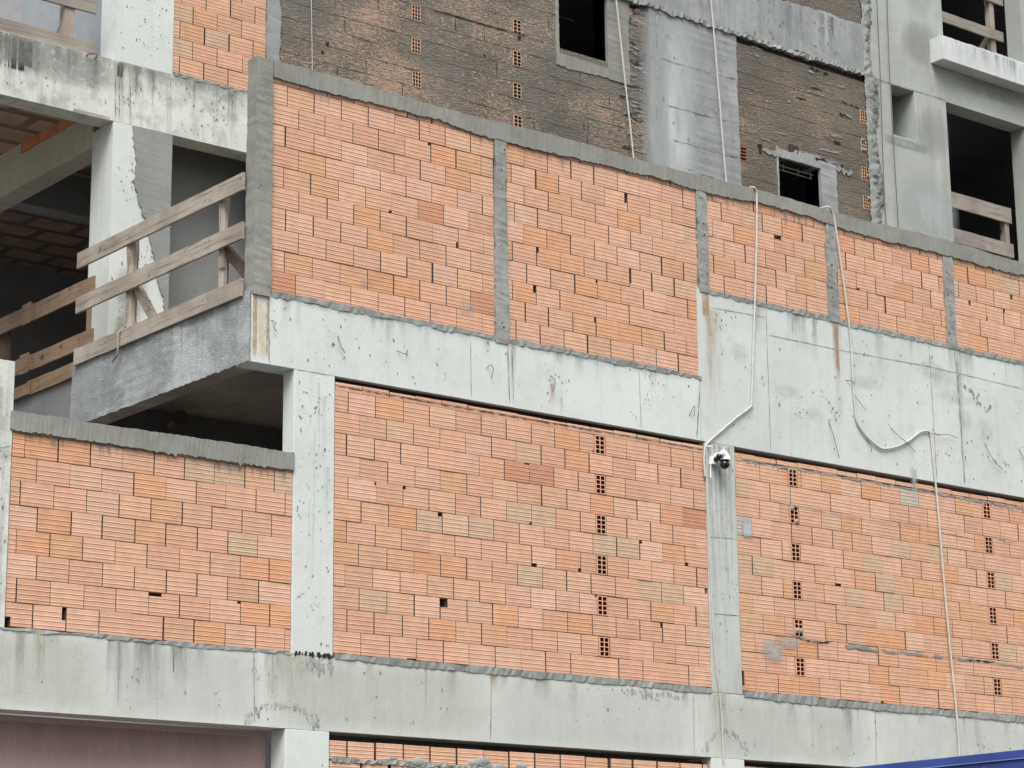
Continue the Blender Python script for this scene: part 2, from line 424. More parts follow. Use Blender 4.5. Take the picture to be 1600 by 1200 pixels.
def mortar_bed(mb,x0,x1,z0,z1,amp=.014,yf=-.006,yb=.1,k='mortar2',step=.04):
    ts=lin(x0,x1,step); mb.band('x',ts,rag(ts,z0,amp),rag(ts,z1,amp*.8),yf,yb,k,.006)

# px of the tower front plane and of the facade plane
TY=3.0
random.seed(7)
YF=-.0025   # surface marks on the facade's cast concrete

# ================================================================== THE SETTING
g=MB(); g.quad((-150,-150,0),(200,-150,0),(200,150,0),(-150,150,0),'ground'); tag(g.build('ground'),None,None,None,'structure')

# inner rooms of the unfinished block: floors, ceilings, back walls, added light stops
fl=MB()
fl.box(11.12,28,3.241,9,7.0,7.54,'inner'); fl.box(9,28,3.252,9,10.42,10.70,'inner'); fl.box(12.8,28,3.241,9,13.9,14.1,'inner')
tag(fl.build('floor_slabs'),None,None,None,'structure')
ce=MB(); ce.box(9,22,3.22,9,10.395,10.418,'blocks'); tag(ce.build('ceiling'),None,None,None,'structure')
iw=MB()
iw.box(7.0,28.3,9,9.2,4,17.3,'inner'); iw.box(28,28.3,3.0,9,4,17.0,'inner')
iw.box(12.7,28.3,2.8,9.2,17.0,17.3,'inner'); iw.box(12.7,12.8,3.241,9,10.7,17,'inner')  # first box: unseen lid added to keep the rooms dark
iw.box(8.4,26,3.005,3.2,3.6,6.90,'inner'); iw.box(11.72,26,.5,.7,3.7,6.9,'inner')  # second box: unseen wall added to stop light behind the bricks
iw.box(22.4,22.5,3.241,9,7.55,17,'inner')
tag(iw.build('inner_wall_light_stop'),None,None,None,'structure')

# ================================================================== CAST CONCRETE OF THE TERRACE FRONT
def hook(parent,org,pts,y=-.02,r=.0034,name='tie_wire'):
    n=len(pts); P=[(x,0 if i==0 else y-.02*math.sin(i),z) for i,(x,z) in enumerate(pts)]
    m=MB(); m.tube(smooth3(P,4),r,'wire',5); return m.build(name,parent,org)

# --- shallow edge beam
org=(13.5,0,6.9)
mb=MB(); mb.box(10.84,16.15,0,.25,6.90,7.545,'conc')
for a,b in (((13.243, 7.458),(13.25, 6.93)),((15.343, 7.506),(15.35, 6.93))): mb.ribbon([a,b],.007,YF,'seam')
for a,b in (((13.686, 7.479),(13.702, 6.933)),((13.736, 7.48),(13.751, 6.928)),((11.012, 7.537),(11.025, 6.912))): mb.ribbon([a,b],.010,YF,'seam',.35)
mb.ribbon([(11.295, 6.896),(11.491, 6.896),(11.717, 6.898)],.008,YF,'seam',.4)
mb.soft(10.845,10.90,6.92,7.54,-.002,'stain',(.42,.26,.14),.75,'flat'); mb.soft(10.985,11.02,6.95,7.55,-.002,'stain',(.38,.25,.15),.7,'flat')
mb.soft(10.90,10.99,6.92,7.54,-.002,'stain',(.62,.52,.36),.55,'flat')
mb.pits(11.05,16.1,6.95,7.5,YF,62,.004,.0115,3)
for _ in range(16):
    x=random.uniform(11.1,16); w=random.uniform(.03,.14); h=random.uniform(.1,.35); mb.soft(x,x+w,7.54-h,7.54,-.0015,'drip',(.24,.25,.235),.42,'drip')
mb.soft(11.1,16.1,7.44,7.545,-.0018,'stain',(.28,.29,.275),.5,'top',24)
for a in ((788,553),(795,640)): pass
x=13.715; mb.soft(x-.05,x+.09,6.92,7.54,-.0016,'drip',(.30,.27,.22),.6,'drip')
x=14.219; mb.soft(x-.03,x+.04,6.95,7.2,-.0016,'drip',(.36,.25,.15),.7,'drip')
x=14.328; mb.soft(x-.02,x+.03,6.91,7.08,-.0016,'drip',(.40,.28,.16),.7,'drip')
beam=tag(mb.build('concrete_beam',None,org),'pale cast concrete edge beam with curled tie wires under the tall brick parapet panels','beam')
for pts in ([(528,525),(527,535),(530,545),(537,552)],[(621,548),(625,553),(631,554),(634,547),(635,555)],[(760,576),(763,571),(767,578),(765,592)],[(860,587),(863,594),(863,604),(861,613)],[(424,500),(427,506),(424,513),(430,518)],[(1077,650),(1078,640),(1081,636),(1083,650)]): pass
HK=[[(11.748, 7.272),(11.742, 7.212),(11.763, 7.156),(11.812, 7.122)],[(12.404, 7.239),(12.433, 7.213),(12.476, 7.214),(12.498, 7.26),(12.505, 7.207)],[(13.43, 7.227),(13.453, 7.262),(13.483, 7.223),(13.467, 7.134)],[(14.206, 7.276),(14.229, 7.236),(14.228, 7.172),(14.211, 7.113)],[(11.042, 7.303),(11.063, 7.271),(11.043, 7.227),(11.084, 7.205)],[(16, 7.131),(16.012, 7.198),(16.039, 7.228),(16.053, 7.138)]]
for h in HK: hook(beam,org,h)

# --- deep beam
org=(20,0,6.9)
mb=MB(); mb.box(16.155,24.5,0,.25,6.90,8.49,'deep')
for pts,w in (([(17.129, 8.494),(17.127, 7.901),(17.124, 6.944)],.007),([(16.339, 8.318),(17.121, 8.341)],.006),([(17.14, 8.157),(18.214, 8.162),(19.638, 8.197),(21.224, 8.175)],.006),([(19.638, 8.467),(19.643, 8.001),(19.647, 6.938)],.008)):
    mb.ribbon(pts,w,YF,'seam',.3)
mb.ribbon([(20.06, 8.468),(20.09, 8.067),(20.101, 6.936)],.020,YF,'seam',.35); 
mb.ribbon([(16.165, 7.538),(16.125, 7.214),(16.096, 6.921)],.010,YF,'seam',.6)
x=18.174; mb.soft(x-.03,x+.03,7.85,8.5,-.002,'stain',(.36,.24,.14),.65,'flat'); mb.soft(x-.07,x+.07,7.2,8.5,-.0018,'drip',(.40,.33,.25),.7,'drip')
x=16.276; mb.soft(x-.06,x+.05,8.2,8.48,-.002,'stain',(.38,.25,.14),.7,'flat'); mb.soft(x-.06,x+.22,7.1,8.3,-.0018,'drip',(.50,.45,.34),.75,'drip'); mb.soft(x-.01,x+.06,7.3,8.2,-.0019,'drip',(.42,.33,.2),.6,'drip')
x=20.058; mb.soft(x-.02,x+.12,7.0,8.5,-.0018,'drip',(.34,.34,.31),.6,'drip')
mb.pits(16.3,22,6.98,8.4,YF,120,.004,.013,15)
for _ in range(22):
    x=random.uniform(16.5,22); w=random.uniform(.04,.2); h=random.uniform(.15,.6); mb.soft(x,x+w,8.48-h,8.48,-.0015,'drip',(.25,.26,.24),.42,'drip')
for _ in range(10):
    x=random.uniform(16.5,21.5); z=random.uniform(7.1,8.1); mb.soft(x,x+random.uniform(.2,.7),z,z+random.uniform(.15,.4),-.0014,'stain',(.38,.395,.375),.25)
mb.soft(16.3,22.5,8.39,8.49,-.0017,'stain',(.28,.29,.275),.5,'top',24)
p=[(20.123, 8.072),(20.31, 8.012),(20.43, 7.911),(20.585, 7.83)]
for i in range(len(p)-1):
    for _ in range(9):
        t=random.random(); mb.pit(p[i][0]+(p[i+1][0]-p[i][0])*t+random.gauss(0,.03),p[i][1]+(p[i+1][1]-p[i][1])*t+random.gauss(0,.02),YF,random.uniform(.008,.02),'seam')
deep=tag(mb.build('concrete_beam',None,org),'deep blotchy concrete wall beam on the right crossed by two white cables','beam')
for h in ([(17.991, 7.367),(18.019, 7.205),(18.059, 7.073),(18.11, 6.969)],[(18.95, 7.415),(19.029, 7.327),(19.146, 7.272),(19.297, 7.185)],[(19.547, 7.439),(19.671, 7.427),(19.839, 7.45),(19.995, 7.435)],[(20.481, 7.448),(20.518, 7.321),(20.608, 7.231),(20.732, 7.173)],[(21.066, 7.459),(21.079, 7.357),(21.134, 7.238)],[(18.281, 7.841),(18.349, 7.83),(18.377, 7.799)],[(18.391, 7.717),(18.425, 7.637),(18.498, 7.564)],[(18.565, 7.237),(18.58, 7.169),(18.594, 7.087)]): hook(deep,org,h)

# --- long lower beam
org=(13,0,3.75)
mb=MB(); mb.box(7.5,24.5,0,.25,3.755,4.385,'lowc')
for a,b,w in (((10.913, 4.38),(10.928, 3.779),.007),((13.46, 4.389),(13.439, 3.782),.009),((15.948, 4.386),(15.932, 3.781),.007),((18.5, 4.351),(18.477, 3.812),.008),((9.625, 4.375),(9.63, 3.858),.005),((13.946, 4.376),(13.945, 4.341),.006)): mb.ribbon([a,b],w,YF,'seam',.3)
mb.pits(8.6,21.5,3.82,4.34,YF,120,.004,.011,5)
for _ in range(38):
    x=random.uniform(8.4,21); w=random.uniform(.03,.2); h=random.uniform(.12,.6); mb.soft(x,x+w,4.384-h,4.384,-.0015,'drip',random.choice([(.30,.30,.27),(.38,.36,.29),(.27,.27,.25)]),random.uniform(.25,.6),'drip')
for q in ((190,1015),(245,1030),(20,1000),(60,1005),(465,1045),(520,1050),(1125,1100)):
    pass
for x,w,h,c in ((9.627,.10,.58,(.24,.24,.22)),(9.905,.34,.55,(.26,.26,.23)),(8.911,.12,.5,(.42,.40,.29)),(8.744,.08,.5,(.42,.40,.29)),(11.293,.4,.5,(.46,.45,.36)),(16.294,.3,.55,(.46,.43,.35))): mb.soft(x-w/2,x+w/2,4.384-h,4.384,-.0018,'drip',c,.85,'drip')
for cx,cy,rx,rz in ((11.201,3.87,.34,.10),(16.365,3.90,.26,.13)):
    # broken out arch where the beam sits on its column
    for i in range(46):
        a=math.pi*i/45; r=random.gauss(1,.10); mb.pit(cx+rx*r*math.cos(a),cy-.09+rz*1.6*r*abs(math.sin(a)),YF,random.uniform(.006,.018),random.choice(['mortar2','plaster','plaster','colgrey']))
for _ in range(70):
    x=random.gauss(15.336,.25); mb.pit(x,4.34-abs(random.gauss(0,.035)),YF,random.uniform(.006,.016),random.choice(['mortar2','plaster']))
for _ in range(60):
    x=random.gauss(11.567,.07); mb.pit(x,4.31+random.gauss(0,.035),YF,random.uniform(.006,.018),random.choice(['mortar2','plaster']))
x=13.459; mb.soft(x-.03,x+.08,4.2,4.384,-.002,'stain',(.36,.21,.09),.8,'drip')
for xa_,xb_,c_ in ((8.0,9.55,(.42,.44,.39)),(9.56,10.98,(.50,.53,.50)),(11.0,13.44,(.43,.45,.40)),(13.46,15.95,(.52,.55,.52)),(15.98,18.45,(.45,.475,.44)),(18.48,21.5,(.52,.555,.53))): mb.soft(xa_,xb_,3.757,4.382,-.0012,'wash',c_,.33,'flat',10)
mortar_bed(mb,11.74,16.19,4.372,4.432,.010,-.008,.12); mortar_bed(mb,16.62,24.4,4.360,4.430,.013,-.010,.12); mortar_bed(mb,8.4,11.28,4.376,4.404,.010,-.006,.12)
low=tag(mb.build('concrete_beam',None,org),'long pale concrete beam along the bottom below the three lower brick walls','beam')

mb=MB(); p=(11.882, 2.9, 7.049); mb.tube([(p[0]-.02,3.0,p[2]),(p[0]-.10,2.75,p[2])],.085,'pvc',14); tag(mb.build('pipe_stub',None,(p[0],2.9,p[2])),'short brown pipe stub in the dark gap above the low coped wall','pipe')
# --- columns
def column(x0,x1,z0,z1,label,dep=.18,k='conc',y0=0,npit=60,seams=(),clus=4,extra=None):
    org=((x0+x1)/2,y0,z0); mb=MB(); mb.box(x0,x1,y0,y0+dep,z0,z1,k)
    mb.pits(x0+.04,x1-.03,z0+.05,z1-.05,y0+YF,npit,.004,.010,clus)
    for s in seams: mb.ribbon(list(s),.007,y0+YF,'seam',.4)
    for _ in range(6):
        x=random.uniform(x0+.03,x1-.1); h=random.uniform(.3,1.2); z=random.uniform(z0+h,z1-.02); mb.soft(x,x+random.uniform(.03,.08),z-h,z,y0-.0015,'drip',(.38,.40,.37),.3,'drip')
    if extra: extra(mb)
    return tag(mb.build('concrete_column',None,org,bevel=.006),label,'column')
def ex1(mb):
    for i in range(26): mb.pit(random.uniform(11.3,11.72),4.40+random.gauss(0,.008),-.006,random.uniform(.006,.018),'crack_gap')
column(11.29,11.72,4.388,6.898,'pale pitted concrete column between the low coped wall and the widest brick wall',npit=75,extra=ex1)
def ex2(mb):
    for dx,w,c in ((.06,.05,(.32,.33,.31)),(.13,.04,(.36,.36,.33)),(.20,.06,(.33,.335,.31)),(.27,.05,(.42,.41,.35)),(.33,.06,(.32,.33,.31))): mb.soft(16.2+dx-w/2,16.2+dx+w/2,5.6,6.88,-.002,'drip',c,.8,'drip')
column(16.20,16.61,4.388,6.898,'streaked concrete column carrying the security camera',npit=35,k='colgrey',seams=(((16.216, 5.927),(16.598, 5.948)),((16.249, 5.166),(16.615, 5.172))),extra=ex2)
column(8.15,8.605,4.388,6.55,'short pitted concrete column cut off at the left end of the low coped wall',npit=80,clus=8,k='conc_dirty',seams=(((8.5, 5.822),(8.6, 5.851)),))
column(11.24,11.69,0,3.753,'concrete column below the long bottom beam beside the mauve recess',.22,npit=20)
column(16.16,16.60,0,3.753,'concrete column at the bottom edge below the camera column',.35,npit=14)

# ================================================================== LOWER BRICK WALLS
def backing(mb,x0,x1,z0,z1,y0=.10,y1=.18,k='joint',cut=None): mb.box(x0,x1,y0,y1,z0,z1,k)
# low coped wall
org=(9.95,.01,4.4)
t=thing('brick_wall',org,'low orange brick wall topped by a thick grey mortar coping at the left','wall')
mb=MB(); backing(mb,8.61,11.285,4.39,6.0)
courses(mb,8.61,11.285,4.405,9,9.146,seed=11,ztop=6.04,mix=.22,
  over={(7, 9.247):'orange',(7, 8.927):'orange',(7, 11.177):'orange',(8, 11.373):'orange',(8, 9.997):'tan',(7, 10.469):'tan',(7, 10.723):'tan',(7, 11.211):'tan',(5, 10.101):'wood',(4, 9.954):'wood',(4, 10.862):'tan',(3, 9.075):'wood',(3, 11.188):'orange',(6, 8.68):'wood'},
  chips={(1, 9.922):('l',.42,.16,True),(0, 9.098):('r',.12,.55,True),(0, 8.623):('l',.2,.4,False)})
courses_low=mb.build('bricks',t,org)
mb=MB(); ts=lin(8.58,11.29,.022); lo=[z-max(0,random.gauss(0,.008))-(.03*max(0,random.random()-.9)*10 if 9.4<x<10.9 else 0) for x,z in zip(ts,rag(ts,5.985,.010))]
mb.band('x',ts,lo,rag(ts,6.14,.006),-.018,.15,'mortar',.002)
for _ in range(34):
    x=random.uniform(8.7,11.2); w_=random.uniform(.012,.05); h_=random.uniform(.05,.17); mb.soft(x,x+w_,5.985-h_,5.985,.0025,'drip',(.21,.215,.195),1.2,'drip')
mb.build('coping',t,org)

# widest wall with one row of vent bricks
VX=14.809
def zc(z0,c): return z0+(c+.5)*.1955
org=(14,.01,4.43)
t=thing('brick_wall',org,'widest orange brick wall between two columns with one row of vent bricks','wall')
mb=MB(); backing(mb,11.725,16.195,4.40,6.86)
Z0=4.432
vents=[(11, 14.819),(9, 14.817),(7, 14.815),(5, 14.813),(3, 14.811),(1, 14.824)]
cut=[(x-.071,x+.071,zc(Z0,c)-.097,zc(Z0,c)+.097) for c,x in vents]
courses(mb,11.725,16.195,Z0,12,12.307,seed=23,cut=cut,mix=.15,
  over={(9, 14.118):'red',(9, 13.846):'dark',(8, 13.04):'wood',(6, 12.726):'tan',(6, 13.311):'tan',(7, 13.841):'tan',(7, 14.126):'tan',(4, 12.547):'wood',(4, 12.905):'orange',(4, 13.16):'orange',(4, 11.887):'wood',(7, 11.884):'pale',(8, 15.995):'red',(6, 14.818):'tan',(6, 15.143):'tan',(6, 15.406):'pale',(6, 15.724):'orange',(4, 13.832):'tan',(1, 13.486):'wood',(1, 12.938):'orange',(2, 12.15):'tan',(4, 15.419):'tan',(4, 15.669):'tan',(4, 16.136):'pale',(3, 15.644):'wood',(11, 14.56):'orange',(10, 14.556):'orange',(2, 12.689):'pale',(3, 14.095):'pale'},
  chips={(2, 12.904):('l',.27,.42,True),(6, 12.835):('r',.16,.2,True),(7, 12.491):('l',.10,.16,True),(5, 14.025):('l',.2,.16,False),(9, 13.671):('r',.2,.08,True),(11, 14.576):('r',.08,.2,False),(5, 14.548):('r',.1,.2,False),(2, 15.574):('r',.07,.25,True),(0, 12.582):('r',.35,.07,False),(6, 15.91):('l',.12,.18,False),(3, 14.566):('r',.10,.12,True)})
# split blocks wedged under the beam
rnd=random.Random(5); x=11.73
while x<16.19:
    w=min(.298,16.19-x); h=.072+rnd.uniform(-.006,.006)
    za=6.778
    if not (14.986<x+w/2<15.085):
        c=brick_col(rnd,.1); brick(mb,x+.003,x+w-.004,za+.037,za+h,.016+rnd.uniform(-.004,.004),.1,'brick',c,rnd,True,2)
        ts=lin(x+.003,x+w-.003,.025); mb.band('x',ts,[za+.002]*len(ts),rag(ts,za+.032,.006),.013,.1,'brick'); 
        for q in range(len(mb.c)-4*len(ts),len(mb.c)): mb.c[q]=(*[v*.9 for v in c],1)
    x+=w
mb.ribbon([(11.73,6.815),(13,6.812),(14.5,6.815),(16.19,6.813)],.005,.009,'joint',.9,step=.04)
mb.box(11.73,16.19,.075,.09,6.80,6.896,'crack_gap')  # black sheet painting the shade deep in the gap under the beam
mb.build('bricks',t,org)
for c,x in vents: vent_brick(t,org,x,zc(Z0,c))

# right wall with two rows of vent bricks
org=(19,.01,4.43)
t=thing('brick_wall',org,'orange brick wall right of the camera column with two rows of vent bricks','wall')
Z0=4.432
mb=MB(); backing(mb,16.615,24.4,4.40,6.86)
v1=[(11, 17.434),(9, 17.43),(7, 17.436),(5, 17.442),(3, 17.447),(1, 17.452)]
v2=[(11, 20.442),(9, 20.46),(7, 20.456),(5, 20.453),(3, 20.459),(1, 20.454)]
vents=[(c,v1[2][1]) for c,_ in v1]+[(c,v2[2][1]) for c,_ in v2]
cut=[(x-.071,x+.071,zc(Z0,c)-.097,zc(Z0,c)+.097) for c,x in vents]
courses(mb,16.615,24.4,Z0,12,17.403,seed=37,cut=cut,mix=.2,vg=(.002,.007),
  over={(10, 16.715):'tan',(8, 16.722):'grey',(6, 16.719):'tan',(6, 16.945):'tan',(11, 19.175):'grey',(7, 18.563):'tan',(8, 19.1):'tan',(6, 18.775):'tan',(5, 18.278):'tan',(5, 18.909):'tan',(8, 19.766):'tan',(3, 18.585):'orange',(0, 18.789):'orange',(3, 17.004):'wood',(7, 20.584):'tan',(3, 20.67):'tan',(5, 19.925):'wood',(1, 19.05):'wood',(2, 19.763):'orange'},
  chips={(6, 18.071):('l',.28,.15,False),(0, 16.794):('l',.15,.75,True),(0, 18.775):('l',.15,.1,False)})
rnd=random.Random(9); x=16.62
while x<24.3:
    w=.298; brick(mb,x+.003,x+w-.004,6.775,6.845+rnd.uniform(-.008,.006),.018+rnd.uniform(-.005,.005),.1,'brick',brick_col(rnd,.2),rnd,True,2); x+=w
ts=lin(16.63,22,.02); mb.band('x',ts,[z-(max(0,random.gauss(0,.018)) if x<17.5 or x>20 else 0) for x,z in zip(ts,rag(ts,6.765,.010))],rag(ts,6.782,.006),.006,.1,'mortar2',.003)
mb.ribbon(dense([(16.717, 6.777),(17.541, 6.788),(18.99, 6.787),(21.091, 6.791)],.3),.007,.004,'crack_gap',.45,step=.06)
mb.ribbon([(17.105, 6.406),(17.425, 6.383),(18.273, 6.358),(19.059, 6.363),(20.292, 6.334)],.006,.004,'seam',.4,step=.06)
mb.ribbon([(17.306, 5.052),(17.551, 5.013),(17.856, 5.004)],.014,.003,'mortar2',.8,step=.04); mb.ribbon([(18.09, 4.996),(18.664, 4.981),(19.356, 4.986)],.028,.003,'mortar2',.6,step=.05); mb.ribbon([(19.356, 4.986),(19.967, 4.991),(20.917, 4.977)],.016,.003,'mortar2',.9,step=.05)
mb.ribbon([(17.513, 4.997),(17.669, 4.99),(17.903, 5.015)],.008,.001,'crack_gap',.9,step=.03); mb.ribbon([(19.967, 4.984),(20.279, 4.987),(20.438, 4.998)],.012,.001,'crack_gap',.9,step=.03); mb.ribbon([(20.618, 6.39),(20.776, 6.35),(20.942, 6.382)],.012,.003,'mortar2',.9,step=.03)
a=(17.01, 4.912); mb.soft(a[0]-.13,a[0]+.22,a[1]-.19,a[1]+.09,.002,'stain',(.36,.37,.36),.9); a=(17.256, 4.963); mb.soft(a[0]-.15,a[0]+.2,a[1]-.08,a[1]+.07,.0015,'stain',(.36,.37,.36),.8)
a=(19.279, 6.879); mb.soft(a[0]-.06,a[0]+.06,a[1]-.35,a[1]+.12,.001,'drip',(.42,.44,.44),1.,'drip')
a=(16.729, 6.093); mb.soft(a[0]-.05,a[0]+.1,a[1]-.12,a[1]+.1,.001,'stain',(.36,.38,.40),1.3,'flat')
mb.build('bricks',t,org)
for i,(c,x) in enumerate(vents): vent_brick(t,org,x,zc(Z0,c),plug=.3 if i in (0,1,4) else 0)

# walls below the long beam
org=(14,.02,2.4)
mb=MB(); backing(mb,11.70,16.15,1.9,3.72,.12,.2); courses(mb,11.70,16.12,1.95,9,12.47,yf=.02,seed=41,ztop=3.69,hg=(.012,.02),vg=(.010,.022),mix=.3,jy=.008)
for z in (3.52,3.32):
    ts=lin(11.72,16.1,.03); mb.band('x',ts,rag(ts,z-.020,.014),rag(ts,z+.014,.014),.006,.11,'mortar2',.010)
for _ in range(16):
    x=random.uniform(12.2,13.9); z=3.53+random.gauss(0,.02); mb.sphere((x,.03,z),random.uniform(.03,.06),'mortar2',10,7,(1.8,.6,.8))
tag(mb.build('brick_wall',None,org),'roughly pointed brick wall below the long beam at the bottom centre','wall')
org=(19,.02,2.4)
mb=MB(); backing(mb,16.61,24,1.9,3.72,.12,.2); courses(mb,16.61,24,1.95,9,16.8,yf=.02,seed=43,ztop=3.69,mix=.3)
tag(mb.build('brick_wall',None,org),'sliver of brick wall at the bottom edge left of the blue container','wall')
org=(9.8,.4,1.5)
mb=MB(); mb.box(7.5,11.235,.30,.5,0,3.75,'mauve')
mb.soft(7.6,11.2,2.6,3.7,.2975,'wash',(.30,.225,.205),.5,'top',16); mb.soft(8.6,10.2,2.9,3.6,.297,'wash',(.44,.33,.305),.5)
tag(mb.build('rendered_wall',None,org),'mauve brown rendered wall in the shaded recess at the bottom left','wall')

# ================================================================== BRICK PARAPET
org=(16,0,7.55)
pw=thing('parapet_wall',org,'long orange brick parapet framed by grey mortar posts and coping','wall')
def panel(x0,x1,z0,n,phase,seed,over={},chips={},holes=()):
    mb=MB(); backing(mb,x0-.02,x1+.02,z0-.03,9.6)
    mortar_bed(mb,x0,x1,z0-.045,z0+.006,.012,-.006,.11)
    courses(mb,x0,x1,z0,n,phase,seed=seed,ztop=9.60,over=over,chips=chips,vg=(.002,.013),mix=.16)
    for (cx,cz,rx,rz) in holes: mb.soft(cx-rx,cx+rx,cz-rz,cz+rz,.002,'stain',(.38,.36,.33),.5)
    return mb.build('brick_panel',pw,org)
Z0=7.565
a=(13.208, 7.787); b=(12.038, 7.83)
panel(11.01,13.54,Z0,11,12.203,51,over={(6, 11.442):'wood',(5, 11.617):'wood',(5, 12.756):'dark',(1, 11.269):'wood',(0, 11.15):'dark',(1, 11.869):'wood',(1, 12.49):'orange',(1, 13.482):'dark',(6, 11.969):'pale',(4, 12.042):'orange'},chips={(9, 11.043):('l',.12,.2,True),(4, 13.107):('r',.10,.5,True),(4, 13.108):('r',.08,.3,False)},holes=[(a[0],a[1],.11,.09),(b[0],b[1],.05,.06)])
panel(13.70,16.18,Z0,11,15.264,52,over={(4, 14.319):'orange',(5, 15.273):'pale',(1, 15.629):'wood',(7, 14.409):'wood'},chips={(8, 15.118):('r',.12,.55,True),(4, 15.267):('l',.08,.8,True),(2, 13.976):('r',.12,.4,True),(4, 14.358):('l',.08,.3,True)})
Z0=8.50
panel(16.33,18.08,Z0,6,17.149,53,over={(1, 16.683):'wood',(4, 17.605):'orange',(3, 16.882):'orange'},chips={(3, 17.518):('l',.35,.22,True)})
panel(18.24,19.95,Z0,6,19.132,54,over={(4, 18.383):'orange',(4, 19.45):'orange',(0, 19.546):'wood'},chips={(2, 19.763):('r',.07,.85,True),(2, 18.82):('l',.15,.12,False)})
panel(20.11,24.4,Z0,6,20.66,55,over={(4, 20.3):'orange',(4, 20.907):'wood',(4, 21.238):'tan'},chips={(2, 20.678):('l',.06,.3,False)})
def tie(x0,x1,z0,z1,k='mortar2'):
    mb=MB(); ts=lin(z0,z1,.035); mb.band('z',ts,rag(ts,x0,.014),rag(ts,x1,.014),-.010,.12,k,.003)
    for _ in range(12): mb.pit(random.uniform(x0+.03,x1-.03),random.uniform(z0,z1),-.0145,random.uniform(.005,.011),'crack_gap',1)
    mb.build('tie_column',pw,org)
tie(13.545,13.695,7.50,9.58); tie(16.19,16.33,8.46,9.58); tie(18.08,18.23,8.46,9.58); tie(19.945,20.10,8.46,9.58)
mb=MB(); ts=lin(7.505,9.72,.04); mb.band('z',ts,rag(ts,10.84,.005),rag(ts,11.018,.010),-.022,.13,'mortar',.003)
for _ in range(25): mb.pit(random.uniform(10.86,11.0),random.uniform(7.6,9.7),-.0265,random.uniform(.004,.010),'seam')
mb.build('corner_pier',pw,org)
mb=MB(); ts=lin(11.019,24.4,.028); lo=[]
for x,z in zip(ts,rag(ts,9.563,.013)):
    d=.03*math.sin(x*1.9)*math.sin(x*.73+1)
    if 13<x<13.5: d-=.012
    lo.append(z+d-.008-max(0,random.gauss(0,.006)))
mb.band('x',ts,lo,[z+.012*math.sin(x*2.3) for x,z in zip(ts,rag(ts,9.712,.006))],-.016,.15,'mortar',.002)
for _ in range(46):
    x=random.uniform(11.1,21.5); w_=random.uniform(.015,.06); h_=random.uniform(.04,.2); mb.soft(x,x+w_,9.555-h_,9.555,.0025,'drip',(.24,.245,.23),1.,'drip')
mb.build('coping',pw,org)

# ================================================================== TERRACE SLAB AND ITS GUARD RAILS
org=(10.84,1.6,6.9)
t=thing('balcony_slab',org,'projecting balcony slab edge with rough trowelled grey render at the terrace corner','balcony')
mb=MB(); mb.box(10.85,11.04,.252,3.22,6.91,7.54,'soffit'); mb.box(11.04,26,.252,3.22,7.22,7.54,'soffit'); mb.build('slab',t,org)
mb=MB(); ny,nz=70,16; vs=[];fs=[]
rnd=random.Random(3)
for i in range(ny+1):
    for j in range(nz+1):
        y=.004+i/ny*3.21; z=6.905+j/nz*.64
        e=(0 if j in (0,nz) else 1)
        w=.007*math.sin(z*70+2.2*math.sin(y*3.1)+1.5*math.sin(y*8))*max(0,math.sin(y*2.3+z*4)+.3)+rnd.uniform(-.003,.003)+.006*math.sin(y*5+z*3)
        vs.append((10.828-.004+w*e,y,z+(rnd.uniform(-.008,.008) if not e else 0)))
for i in range(ny):
    for j in range(nz): q=i*(nz+1)+j; fs.append((q,q+1,q+nz+2,q+nz+1))
mb.add(vs,fs,'skim')
mb.box(10.843,10.849,.006,3.212,6.909,7.538,'skim')
mb.build('render_skin',t,org,smooth=True)
org=(11.1,6,7)
mb=MB(); mb.box(11.10,11.119,3.225,9,6.95,7.55,'skim2')
tag(mb.build('slab_edge',None,org),'smooth grey slab edge further back behind the rendered balcony slab','balcony')

def plank(parent,org,x0,x1,y0,y1,za,zb,k,name='rail',j=.004):
    mb=MB()
    ax = (y1-y0)>(x1-x0)
    n=14; L=[]
    rnd=random.Random(int((za*977+y0*131+x0*17)*10)); b=0
    vs=[];fs=[]
    for i in range(n+1):
        t=i/n; b=b*.8+rnd.uniform(-1,1)*.002
        c1=rnd.uniform(-1,1)*.0025; c2=rnd.uniform(-1,1)*.0025
        if ax:
            y=y0+(y1-y0)*t; q=[(x0+b,y,za+c1),(x1+b,y,za+c1),(x1+b,y,zb+c2),(x0+b,y,zb+c2)]
        else:
            x=x0+(x1-x0)*t; q=[(x,y0+b,za+c1),(x,y0+b,zb+c2),(x,y1+b,zb+c2),(x,y1+b,za+c1)]
        vs+=q
    for i in range(n):
        for a in range(4): fs.append((4*i+a,4*i+(a+1)%4,4*i+4+(a+1)%4,4*i+4+a))
    fs+=[(0,3,2,1),(4*n,4*n+1,4*n+2,4*n+3)]
    mb.add(vs,fs,k)
    if name=='rail':
        for t in ((.18,.2,.8,.82) if (y1-y0 if ax else x1-x0)<5 else (.1,.12,.3,.5,.52)):
            for f in (.3,.7):
                zz=za+(zb-za)*(f+rnd.uniform(-.1,.1))
                if ax: mb.sphere((x0-.001,y0+(y1-y0)*(t+rnd.uniform(-.01,.01)),zz),.007,'wire',6,4,(.5,1,1))
                else: mb.sphere((x0+(x1-x0)*(t+rnd.uniform(-.01,.01)),y0-.001,zz),.007,'wire',6,4,(1,.5,1))
    return mb.build(name,parent,org)
def post(parent,org,x,y,z0,z1,r,k='woodZ',square=False,name='post'):
    mb=MB()
    if square: mb.box(x-r,x+r,y-r,y+r,z0,z1,k,j=.002)
    else:
        n=8; mb.tube([(x+random.uniform(-.005,.005),y+random.uniform(-.005,.005),z0+(z1-z0)*i/n) for i in range(n+1)],[r*random.uniform(.9,1.08) for _ in range(n+1)],k,9)
    return mb.build(name,parent,org)
